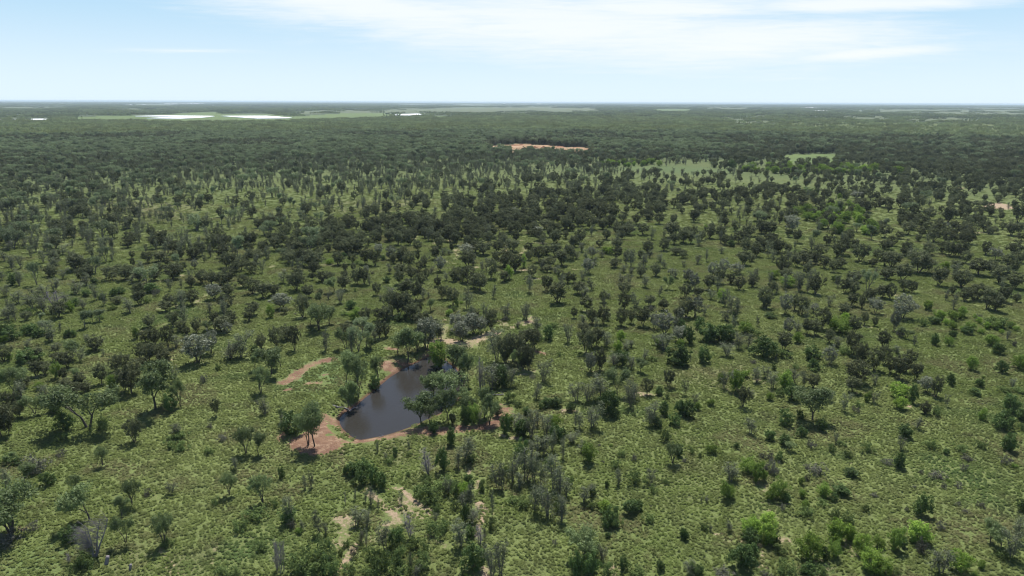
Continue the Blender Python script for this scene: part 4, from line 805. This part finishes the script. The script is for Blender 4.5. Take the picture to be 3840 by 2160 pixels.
# ---------------------------------------------------------------- uncounted growth: one object each, copies laid by geometry nodes
def scatter(name, protos, XYZ, scl, rz, idx, label):
    me = bpy.data.meshes.new(name); n = len(XYZ); me.vertices.add(n); me.vertices.foreach_set('co', np.asarray(XYZ, np.float32).ravel())
    a = me.attributes.new('rot', 'FLOAT_VECTOR', 'POINT'); rr = np.zeros((n, 3), np.float32); rr[:, 2] = rz; a.data.foreach_set('vector', rr.ravel())
    a = me.attributes.new('scl', 'FLOAT_VECTOR', 'POINT'); a.data.foreach_set('vector', np.asarray(scl, np.float32).ravel())
    a = me.attributes.new('idx', 'INT', 'POINT'); a.data.foreach_set('value', np.asarray(idx, np.int32))
    o = link(name, me); ng = bpy.data.node_groups.new(name, 'GeometryNodeTree')
    ng.interface.new_socket('Geometry', in_out='INPUT', socket_type='NodeSocketGeometry'); ng.interface.new_socket('Geometry', in_out='OUTPUT', socket_type='NodeSocketGeometry')
    N = ng.nodes; L = ng.links; gi = N.new('NodeGroupInput'); go = N.new('NodeGroupOutput'); ip = N.new('GeometryNodeInstanceOnPoints'); jn = N.new('GeometryNodeJoinGeometry')
    for pm in protos:
        po = bpy.data.objects.new(name+'_copy', pm); oi = N.new('GeometryNodeObjectInfo'); oi.inputs['Object'].default_value = po; oi.inputs['As Instance'].default_value = False
        gt = N.new('GeometryNodeGeometryToInstance'); L.new(oi.outputs['Geometry'], gt.inputs[0]); L.new(gt.outputs[0], jn.inputs[0])
    def na(nm, ty):
        nd = N.new('GeometryNodeInputNamedAttribute'); nd.data_type = ty; nd.inputs['Name'].default_value = nm; return nd.outputs['Attribute']
    e2r = N.new('FunctionNodeEulerToRotation'); L.new(na('rot', 'FLOAT_VECTOR'), e2r.inputs[0])
    L.new(gi.outputs[0], ip.inputs['Points']); L.new(jn.outputs[0], ip.inputs['Instance']); ip.inputs['Pick Instance'].default_value = True
    L.new(na('idx', 'INT'), ip.inputs['Instance Index']); L.new(e2r.outputs[0], ip.inputs['Rotation']); L.new(na('scl', 'FLOAT_VECTOR'), ip.inputs['Scale'])
    L.new(ip.outputs[0], go.inputs[0])
    md = o.modifiers.new('scatter', 'NODES'); md.node_group = ng
    attach(o, label, None, None, 'stuff'); print('SCATTER', name, n); return o
def wedge(n, d0, d1, half=41):
    a = np.radians((rng.random(n)*2-1)*half); d = np.sqrt(d0*d0+rng.random(n)*(d1*d1-d0*d0)); return d*np.sin(a), d*np.cos(a)
def wedge_area(d0, d1, half=41): return math.radians(half)*(d1*d1-d0*d0)
def gmask(X, Y, key):
    """read a ground mask back at any place"""
    D = np.hypot(X, Y); az = np.degrees(np.arctan2(X, Y)); dp = np.degrees(np.arctan(CAMH/D))
    r = np.interp(-dp, -np.array(dep), np.arange(len(dep))); c = np.interp(az, azi, np.arange(len(azi)))
    return ns[key].reshape(nr, nc)[np.clip(np.rint(r).astype(int), 0, nr-1), np.clip(np.rint(c).astype(int), 0, nc-1)]
# dark, thin and pale trees past the nearer ones
IX = np.array([[i['X'], i['Y']] for i in keep if i['k'] not in 'ok'])
def mapval(rows, x, y):
    rows = rows.split(); nr_ = len(rows); ncl = min(len(r) for r in rows); a = np.array([[int(c) for c in r[:ncl]] for r in rows], float)
    fy = np.clip((y-520)/40, 0, nr_-1.001); fx = np.clip(x/3840*ncl-.5, 0, ncl-1.001); iy = fy.astype(int); ix = fx.astype(int); fy -= iy; fx -= ix
    return (a[iy, ix]*(1-fx)+a[iy, ix+1]*fx)*(1-fy)+(a[iy+1, ix]*(1-fx)+a[iy+1, ix+1]*fx)*fy
def near_items(X, Y, r):
    bad = np.zeros(len(X), bool)
    for p in IX: bad |= (X-p[0])**2+(Y-p[1])**2 < r*r
    return bad
D0, D1 = 205, 1750
for kind, rows, per_m2, nm, lab in (('d', MAPD, 1/30, 'dark_woodland', 'dark round trees of the far groves and forest edge'), ('t', MAPT, 1/34, 'thin_woodland', 'thin grey trees thinly spread before the far forest'),
                                    ('p', MAPP, 1/46, 'pale_woodland', 'pale blue-green gums in the far forest')):
    n = int(wedge_area(D0, D1)*per_m2); X, Y = wedge(n, D0, D1); px, py, _ = proj(X, Y, np.zeros(n)); c = mapval(rows, px, py)/9.0; c = np.where(py < 610, np.clip(c*(1+1.1*np.clip((610-py)/40, 0, 1)), 0, .97), c)
    cl_ = vn(X, Y, 24, 40+ord(kind), 3); big_ = vn(X, Y, 150, 60+ord(kind), 2)
    if kind != 'd': c = c*np.where(py < 575, np.where(big_ > .5, 1.4, .45), 1)
    Ad = {'d': 5.2*5.4, 't': 2.2*5.5, 'p': 4.2*6.5}[kind]*(1.25 if kind == 't' else 1.0)/np.tan(np.arctan2(CAMH, np.hypot(X, Y)))
    dn = -np.log(1-np.clip(c, 0, .985))/Ad*np.where(py > 925, .6, 1)*(np.clip((cl_-.38)*7, .03, 2.6)*(1-c**1.5)+1.5*c**1.5)*np.where(py < 640, 1.4, 1.0)*(np.where(py < 720, 1.1, .8) if kind == 't' else 1.0)
    ok = (rng.random(n) < dn/per_m2) & (py < 1330) & (gmask(X, Y, 'field') < .5) & (gmask(X, Y, 'quarry') < .5) & (gmask(X, Y, 'lush')*(py < 760) < .4)
    ok &= (gmask(X, Y, 'soil') < .75) & ~near_items(X, Y, 2.6)
    X, Y, py, px = X[ok], Y[ok], py[ok], px[ok]; n = len(X); pk = PROTO[kind]; ids = rng.integers(0, len(pk), n)
    hgt = {'d': 6.9, 't': 6.6, 'p': 8.2}[kind]*(.65+.6*rng.random(n))*np.where(py < 600, 1.0+.45*np.clip((600-py)/50, 0, 1), 1)*np.where((px > 3300) & (py < 600), 1.25, 1)
    sc = hgt/np.array([p['h'] for p in pk])[ids]; S3 = np.stack([sc*(.85+.3*rng.random(n)), sc*(.85+.3*rng.random(n)), sc], -1)
    EX = extra[kind]
    if EX:
        X = np.concatenate([X, [i['X'] for i in EX]]); Y = np.concatenate([Y, [i['Y'] for i in EX]]); e = rng.integers(0, len(pk), len(EX)); ids = np.concatenate([ids, e])
        S3 = np.concatenate([S3, [[i['w']/pk[j]['w']]*2+[i['h']/pk[j]['h']] for i, j in zip(EX, e)]])
    scatter(nm, [p['all'] for p in pk], np.stack([X, Y, terrain(X, Y)-.05], -1), S3, rng.random(len(X))*6.28, ids, lab)
for k in 'slmbokg':
    if extra[k]:
        EX = extra[k]; pk = PROTO[k]; e = rng.integers(0, len(pk), len(EX))
        scatter({'s': 'silver_scrub', 'l': 'lime_scrub', 'm': 'olive_scrub', 'b': 'green_scrub', 'o': 'shrub_undergrowth', 'k': 'grey_undergrowth', 'g': 'gum_scrub'}[k], [p['all'] for p in pk],
                np.array([[i['X'], i['Y'], i['z']] for i in EX]), np.array([[i['w']/pk[j]['w']]*2+[i['h']/pk[j]['h']] for i, j in zip(EX, e)]), rng.random(len(EX))*6.28, e, 'smaller '+PLUR[k]+' dotted over the grass')
LX, LY, LS = [], [], []
for t_, poly, n in (('I', [(480, 690), (500, 650), (900, 640), (1450, 650), (1440, 700), (900, 705)], 85), ('I', [(850, 980), (1380, 950), (1500, 1140), (1250, 1170), (900, 1060)], 34), ('H', [(1900, 640), (2300, 600), (2400, 640), (2000, 655)], 30), ('F', [(1900, 640), (2200, 560), (2550, 680), (2300, 720)], 16)):
    P_ = T(t_, poly); lo, hi = P_.min(0), P_.max(0); q = rng.random((n*3, 2))*(hi-lo)+lo; q = q[inside(q[:, 0], q[:, 1], P_)][:n]; x_, y_ = unproj(q[:, 0], q[:, 1]); LX += list(x_); LY += list(y_); LS += list((.8+.7*rng.random(len(x_)))*(1.5 if t_ in 'IH' else .6))
LX, LY, LS = map(np.array, (LX, LY, LS)); pk = [p['all'] for p in PROTO['l'][:2]+PROTO['m'][:3]]
scatter('lime_thickets', pk, np.stack([LX, LY, terrain(LX, LY)], -1), np.stack([LS*1.1, LS*1.1, LS], -1), rng.random(len(LX))*6.28, rng.integers(0, 5, len(LX)), 'lime green thickets before the far dark forest')
# small scrub everywhere in the grass
n = 9000; X, Y = wedge(n, 90, 900); c = vn(X, Y, 22, 77, 3); px, py, _ = proj(X, Y, np.zeros(n))
ok = (rng.random(n) < np.clip((c-.54)*2.6, .012, .7)) & (gmask(X, Y, 'red') < .4) & (gmask(X, Y, 'soil') < .7) & (gmask(X, Y, 'lush') < .5)
kp2 = sdist(X, Y, PONDG) < -1.5; ok &= kp2; X, Y = X[ok], Y[ok]; n = len(X)
mix_ = PROTO['o'][:4]+PROTO['k'][:2]+PROTO['m'][:1]; ids = rng.choice(7, n, p=[.18, .18, .18, .18, .1, .1, .08]); s = .14+.30*rng.random(n)**2.4
scatter('undergrowth', [p['all'] for p in mix_], np.stack([X, Y, terrain(X, Y)], -1), np.stack([s*1.1, s*1.1, s], -1), rng.random(n)*6.28, ids, 'small low scrub growing through the grass')
# grass tussocks
def tuft_mesh(seed, side, cells, blades, col):
    V = []; Q = []
    for gx_ in range(cells):
        for gy_ in range(cells):
            st = side/cells; cx = -side/2+st*(gx_+.5)+rng.normal(0, st*.24); cy = -side/2+st*(gy_+.5)+rng.normal(0, st*.24)
            if rng.random() < .16: continue
            rr = st*(.34+.3*rng.random()); hh = .13+.17*rng.random()
            for b_ in range(blades):
                a = rng.random()*6.28; r0 = rr*.55*rng.random(); L = rr*(.45+.5*rng.random()); w_ = .06+.06*rng.random(); ca, sa = math.cos(a), math.sin(a)
                z1 = hh*(.75+.4*rng.random())*(1-.45*r0/rr); x0, y0 = cx+ca*r0*.8, cy+sa*r0*.8; x1, y1 = cx+ca*(r0+L*.4), cy+sa*(r0+L*.4); x2, y2 = cx+ca*(r0+L), cy+sa*(r0+L); i = len(V)
                V += [(x0-sa*w_, y0+ca*w_, z1*.8), (x0+sa*w_, y0-ca*w_, z1*.8), (x1+sa*w_, y1-ca*w_, z1), (x1-sa*w_, y1+ca*w_, z1), (x2+sa*w_*.6, y2-ca*w_*.6, z1*.62), (x2-sa*w_*.6, y2+ca*w_*.6, z1*.62)]
                Q += [(i, i+1, i+2, i+3), (i+3, i+2, i+4, i+5)]
    return mesh_np('tussock', V, Q, [col])
m, t, o = mat('grass'); g = t.n('ShaderNodeNewGeometry'); P = g.outputs['Position']; oi = t.n('ShaderNodeObjectInfo')
nL = t.noise(P, .018, 4, .55); nM = t.noise(P, .14, 4, .6)
col = t.mix(t.ss(nL, .38, .62), (.198, .252, .078), (.240, .286, .100)); col = t.mix(t.ss(nM, .42, .66, 0, .7), col, (.185, .215, .082))
col = t.mix(t.ss(t.noise(P, .05, 4, .6), .50, .64, 0, .65), col, (.235, .215, .115))
col = t.mix(t.ss(t.noise(P, .035, 3, .5), .55, .7, 0, .6), col, (.11, .19, .065))
sc_ = t.n('ShaderNodeVectorMath', operation='SCALE'); t.put(col, sc_.inputs[0]); t.put(t.m('ADD', t.m('MULTIPLY', oi.outputs['Random'], .3), .82), sc_.inputs['Scale'])
d_ = t.n('ShaderNodeBsdfDiffuse'); t.put(sc_.outputs[0], d_.inputs[0]); tr = t.n('ShaderNodeBsdfTranslucent'); t.put(sc_.outputs[0], tr.inputs[0]); mx = t.n('ShaderNodeMixShader'); mx.inputs[0].default_value = .55
t.L.new(d_.outputs[0], mx.inputs[1]); t.L.new(tr.outputs[0], mx.inputs[2]); t.L.new(mx.outputs[0], o.inputs[0])
TUFTS = [tuft_mesh(i, 2.4, 4, 14, m) for i in range(8)]
ii, jj = np.meshgrid(np.arange(-230, 231), np.arange(34, 330)); X = ii.ravel()*2.3+rng.normal(0, .2, ii.size); Y = jj.ravel()*2.3+rng.normal(0, .2, ii.size)
ok = (np.abs(np.arctan2(X, Y)) < math.radians(41)); X, Y = X[ok], Y[ok]; D_ = np.hypot(X, Y)
so = np.maximum(gmask(X, Y, 'soil'), gmask(X, Y, 'red')*1.3); c = vn(X, Y, 6, 91, 2)
ok = (D_ > 86) & (so+(rng.random(len(X))-.5)*.3 < .62) & (rng.random(len(X)) < np.clip(.93+.3*c, 0, 1)*np.clip((760-D_)/400, 0, 1)) & (sdist(X, Y, PONDG) < -.9); X, Y = X[ok], Y[ok]; n = len(X); s = .95+.25*rng.random(n)
scatter('grass', TUFTS, np.stack([X, Y, terrain(X, Y)], -1), np.stack([s, s, s*(.8+.5*rng.random(n))], -1), np.round(rng.random(n)*4)*1.5708, rng.integers(0, 8, n), 'pale green tussock grass covering the plain')
COV = [('G', [(1005, 267), (1200, 263), (1590, 266), (1480, 270), (1300, 271), (1010, 269)], 'long narrow white crop cover at the back of the left green field'),
('G', [(1090, 283), (1240, 276), (1400, 270), (1595, 268), (1500, 278), (1340, 286)], 'tapering white crop cover in the middle of the left green field'),
('G', [(1640, 266), (1980, 265), (2170, 279), (2120, 283), (1910, 285), (1760, 275)], 'white crop cover at the right end of the left green field'),
('H', [(388, 263), (430, 254), (560, 250), (640, 249), (620, 257), (520, 262)], 'short white crop cover between field and forest left of centre'),
('G', [(-20, 291), (36, 290), (38, 294), (-20, 295)], 'white tunnel patch cut by the left edge'), ('G', [(75, 288), (145, 288), (146, 294), (78, 294)], 'second white tunnel patch from the left edge'),
('G', [(150, 290), (200, 289), (202, 293), (152, 294)], 'smallest white tunnel patch near the left edge'), ('G', [(208, 288), (372, 287), (376, 294), (260, 297), (210, 294)], 'widest white tunnel patch near the left edge')]
# ---------------------------------------------------------------- far forest: stands of trees
def stand(seed, size, ntree, hmin, hmax, lobes, per, leafsize):
    VV = []; QQ = []; off = 0
    for i in range(ntree):
        x, y = rng.uniform(-size/2, size/2, 2); h = rng.uniform(hmin, hmax); r = h*(.26+.12*rng.random())
        C = dome(lobes, r, h*.28, h, .5, .15)+np.array([x, y, 0]); V, Q = leaves(C, np.full(len(C), r*.42), per, leafsize, .5); VV.append(V); QQ.append(Q+off); off += len(V)
    return mesh_np('stand', np.concatenate(VV), np.concatenate(QQ), [M['f']])
def polys_hit(x, y, polys):
    r = np.zeros(len(x), bool); hp = 10.5*np.maximum(y-378, 2)/CAMH
    for t_, p in polys:
        for q in (0, .3, .6, 1.0): r |= inside(x, y-q*hp, T(t_, p))
    return r
def far(name, d0, d1, size, fill, protos, lab, sz=1.0, seed=3, wn=400):
    n = int(wedge_area(d0, d1, 42)/(size*size)*fill); X, Y = wedge(n, d0, d1, 42); px, py, _ = proj(X, Y, np.zeros(n))
    bad = polys_hit(px, py, FIELD+QUARRY+[(c_[0], c_[1]) for c_ in COV]) | (polys_hit(px, py, BROWNF) & (rng.random(n) > .16)) | (polys_hit(px, py, SPARSE) & (rng.random(n) > .28))
    if d0 > 3000: bad |= vn(X, Y, wn, seed, 3) > .60
    X, Y = X[~bad], Y[~bad]; n = len(X); s = sz*(.8+.4*rng.random(n))
    return scatter(name, protos, np.stack([X, Y, np.zeros(n)], -1), np.stack([np.ones(n), np.ones(n), s], -1), rng.random(n)*6.28, rng.integers(0, len(protos), n), lab)
FA = [stand(i, 26, 13, 7, 12, 12, 9, .8) for i in range(5)]
far('forest', 1650, 3600, 26, 1.0, FA, 'dense dark green forest behind the scrubland')
FB = [stand(i, 90, 34, 8, 14, 8, 7, 2.2) for i in range(4)]
far('distant_forest', 3600, 12000, 90, .85, FB, 'distant forest belts between the fields', 1, 5, 900)
FC = [stand(i, 420, 70, 9, 16, 6, 6, 6.0) for i in range(3)]
far('horizon_forest', 12000, 42000, 420, 1.0, FC, 'hazy tree line along the horizon', 1, 6, 4000)
# ---------------------------------------------------------------- far farm things
white = simple('white_sheeting', (.82, .84, .86), .05, .6, .05); roofm = simple('pale_roof', (.62, .64, .66), .1, .5, .1); redroof = simple('rust_roof', (.35, .15, .10), .1, .7, .1); wallm = simple('shed_wall', (.5, .49, .46), .1, .8, .2)
def slab(name, P, z0, z1, m, lab, cat, grp):
    n = len(P); V = [(p[0], p[1], z0) for p in P]+[(p[0], p[1], z1) for p in P]; Fc = [list(range(n))[::-1], list(range(n, 2*n))]+[[i, (i+1) % n, n+(i+1) % n, n+i] for i in range(n)]
    me = bpy.data.meshes.new(name); me.from_pydata(V, [], Fc); me.materials.append(m); me.validate(); return attach(link(name, me), lab, cat, grp)
for t_, p, lab in COV: slab('crop_cover', gpts(t_, p, 2.0), 0, 2.0, white, lab, 'crop cover', 'white crop covers on the far fields')
def shed(tile, cx, cy, wpx, hpx, lab, rm):
    p = T(tile, [(cx, cy)])[0]; X, Y = map(float, unproj(*p)); D = math.hypot(X, Y); wd = wpx/Z*D/F; hh = max(hpx/Z*D/F, 4); dp = wd*.45
    r = bpy.data.objects.new('shed', None); scene.collection.objects.link(r); r.location = (X, Y, 0); r.rotation_euler = (0, 0, rng.normal(0, .1))
    def bx(n_, V, Fc, m): me = bpy.data.meshes.new(n_); me.from_pydata(V, [], Fc); me.materials.append(m); link(n_, me, r)
    a, b_, h1 = wd/2, dp/2, hh*.7
    bx('wall', [(-a, -b_, 0), (a, -b_, 0), (a, b_, 0), (-a, b_, 0), (-a, -b_, h1), (a, -b_, h1), (a, b_, h1), (-a, b_, h1)], [(0, 1, 5, 4), (1, 2, 6, 5), (2, 3, 7, 6), (3, 0, 4, 7)], wallm)
    a2, b2 = a*1.02, b_*1.05
    bx('roof', [(-a2, -b2, h1), (a2, -b2, h1), (a2, b2, h1), (-a2, b2, h1), (-a2, 0, hh), (a2, 0, hh)], [(0, 1, 5, 4), (2, 3, 4, 5), (0, 4, 3), (1, 2, 5), (3, 2, 1, 0)], rm)
    attach(r, lab, 'shed', 'far white farm sheds')
SH = [('G', 222, 181, 20, 4), ('G', 372, 180, 24, 4), ('G', 455, 180, 26, 4), ('G', 522, 180, 18, 4), ('G', 960, 189, 34, 5), ('G', 1072, 190, 22, 5), ('G', 1245, 182, 36, 5), ('G', 1300, 182, 40, 5), ('G', 1355, 181, 40, 5),
('G', 1410, 180, 40, 5), ('G', 1462, 179, 38, 5), ('G', 1505, 178, 20, 5), ('G', 1572, 190, 20, 4), ('H', 1232, 180, 24, 4), ('H', 1490, 181, 30, 4), ('H', 1935, 243, 100, 5), ('H', 2490, 247, 60, 5),
('I', 835, 219, 26, 6), ('I', 930, 211, 20, 7), ('I', 962, 212, 26, 7), ('I', 995, 214, 30, 8), ('I', 1025, 214, 20, 7), ('I', 1060, 235, 88, 8), ('I', 1090, 229, 40, 6), ('I', 1132, 215, 20, 5), ('I', 136, 180, 10, 8), ('G', 2440, 316, 1, 1)]
SL = ['tiny white shed far left on the horizon', 'white shed left of a pair on the left horizon', 'white shed right of a pair on the left horizon', 'small pale shed right of the left horizon pair', 'lone wide white shed left of the white shed row',
'small white shed just left of the white shed row', 'first white shed from left in the horizon row', 'second white shed from left in the horizon row', 'third white shed from left in the horizon row', 'fourth white shed from left in the horizon row',
'fifth white shed from left in the horizon row', 'small end shed at right of the horizon row', 'small low white shed below the horizon row', 'tiny white shed above the long centre field', 'low white shed above the right half of the long field',
'long low pale roof at the right end of the long field', 'pale roof under the small right field', 'lone small white shed left of the white farm cluster', 'leftmost shed of the white farm cluster', 'second shed of the white farm cluster',
'large middle shed of the white farm cluster', 'right shed of the white farm cluster', 'long low shed with bright roof below the farm cluster', 'rust red roofed shed behind the long low shed', 'small white shed right of the farm cluster', 'tall tiny white block on the right horizon']
for q, lab in zip(SH, SL): shed(*q, lab, redroof if 'rust' in lab else (white if 'white' in lab or 'bright' in lab else roofm))
# earth heaps in the quarry
heapm = simple('quarry_earth', (.27, .135, .075), .3, .95, .15)
for j, (cx, cy, wd, hh, lab) in enumerate([(1425, 503, 44, 14, 'leftmost orange earth heap in the quarry'), (1455, 505, 36, 13, 'second orange earth heap from the left in the quarry'), (1522, 503, 40, 13, 'central peaked orange earth heap in the quarry'),
    (1640, 500, 90, 10, 'long orange earth bank at the right of the quarry'), (1300, 488, 70, 8, 'low pale orange earth bank at the left of the quarry'), (1360, 482, 40, 8, 'small orange earth heap at the back of the quarry')]):
    p = T('H', [(cx, cy)])[0]; X, Y = map(float, unproj(*p)); D = math.hypot(X, Y); a = wd/Z*D/F/2; h = hh/Z*D/F; V = [(0, 0, h)]; Fc = []
    K = 18
    for r_ in range(1, 6):
        for k in range(K):
            th = 6.283*k/K; f = r_/5; e = 1+.18*math.sin(3*th+j)+.1*math.sin(7*th+2*j); V.append((a*f*e*math.cos(th), a*.8*f*e*math.sin(th), h*(1-f)**.9*(1+.15*math.sin(5*th+r_))-(.5 if r_ == 5 else 0)))
    Fc += [(0, 1+k, 1+(k+1) % K) for k in range(K)]
    for r_ in range(4): Fc += [(1+r_*K+k, 1+(r_+1)*K+k, 1+(r_+1)*K+(k+1) % K, 1+r_*K+(k+1) % K) for k in range(K)]
    me = bpy.data.meshes.new('earth_heap'); me.from_pydata(V, [], Fc); me.materials.append(heapm); o = link('earth_heap', me); o.location = (X, Y, 0); attach(o, lab, 'earth heap', 'earth heaps in the quarry')
# stumps, logs
def log(tile, pts, r, name, lab, up=None):
    P_ = gpts(tile, pts); tb = Tubes(); n = len(P_)
    if up: p = P_[0]; z = tz(*p); limb(tb, (p[0], p[1], z-.1), (.15, .1, 1), up, r, .8, .04, 3, 8); V0 = np.array(tb.V)[-8:]; tb.V += [V0.mean(0)]*8; tb.Q += [(tb.n-8+k, tb.n-8+(k+1) % 8, tb.n+(k+1) % 8, tb.n+k) for k in range(8)]; tb.n += 8
    else:
        tb.tube([(p[0], p[1], tz(*p)+r*.8+.12*(i % 2)) for i, p in enumerate(P_)], [r*(1-.5*i/n) for i in range(n)], 7)
        q = P_[n//2]; limb(tb, (q[0], q[1], tz(*q)+r), (rng.normal(), .4, .8), 1.4, r*.4, .3, .1, 3, 4); limb(tb, (P_[-1][0], P_[-1][1], tz(*P_[-1])+r), (-1, rng.normal(), .5), 1.2, r*.35, .3, .1, 3, 4)
    me = mesh_np(name, tb.V, tb.Q, [M['deadwood']], True); attach(link(name, me), lab, name.replace('_', ' '), 'dead timber on the ground')
log('A', [(792, 1368)], .35, 'tree_stump', 'grey broken stump beside the leaning dead tree', 1.5); log('A', [(968, 1402)], .25, 'tree_stump', 'short dark stump on the grass left of the wheel tracks', 1.0)
log('W', [(515, 885), (560, 890), (600, 882), (640, 890)], .22, 'fallen_log', "grey fallen log by the pond's left shore"); log('W', [(640, 895), (680, 870), (700, 868)], .15, 'fallen_log', "thin fallen branch reaching towards the pond's left shore")
log('W', [(1690, 790), (1760, 800), (1840, 790)], .2, 'fallen_log', 'dead log in the trees right of the pond'); log('W', [(870, 1108), (910, 1095)], .08, 'fallen_branch', "small dead branch standing in the pond's near edge")
# ---------------------------------------------------------------- air
HZ = 1
if HZ:
    S_ = 62000; V = [(x, y, z) for z in (-5.0, 80.0) for (x, y) in ((-S_, -2000), (S_, -2000), (S_, S_+5000), (-S_, S_+5000))]
    me = bpy.data.meshes.new('haze'); me.from_pydata(V, [], [(3, 2, 1, 0), (4, 5, 6, 7), (0, 1, 5, 4), (1, 2, 6, 5), (2, 3, 7, 6), (3, 0, 4, 7)])
    m, t, o = mat('haze'); pv = t.n('ShaderNodeVolumePrincipled'); pv.inputs['Color'].default_value = (.72, .86, 1, 1); pv.inputs['Density'].default_value = 3.8e-5; pv.inputs['Anisotropy'].default_value = 0.0
    t.L.new(pv.outputs[0], o.inputs['Volume']); me.materials.append(m); attach(link('haze', me), 'thin blue air haze over the plain', None, None, 'stuff')
print('ITEMS', len(items), {k: len(v) for k, v in byk.items()})
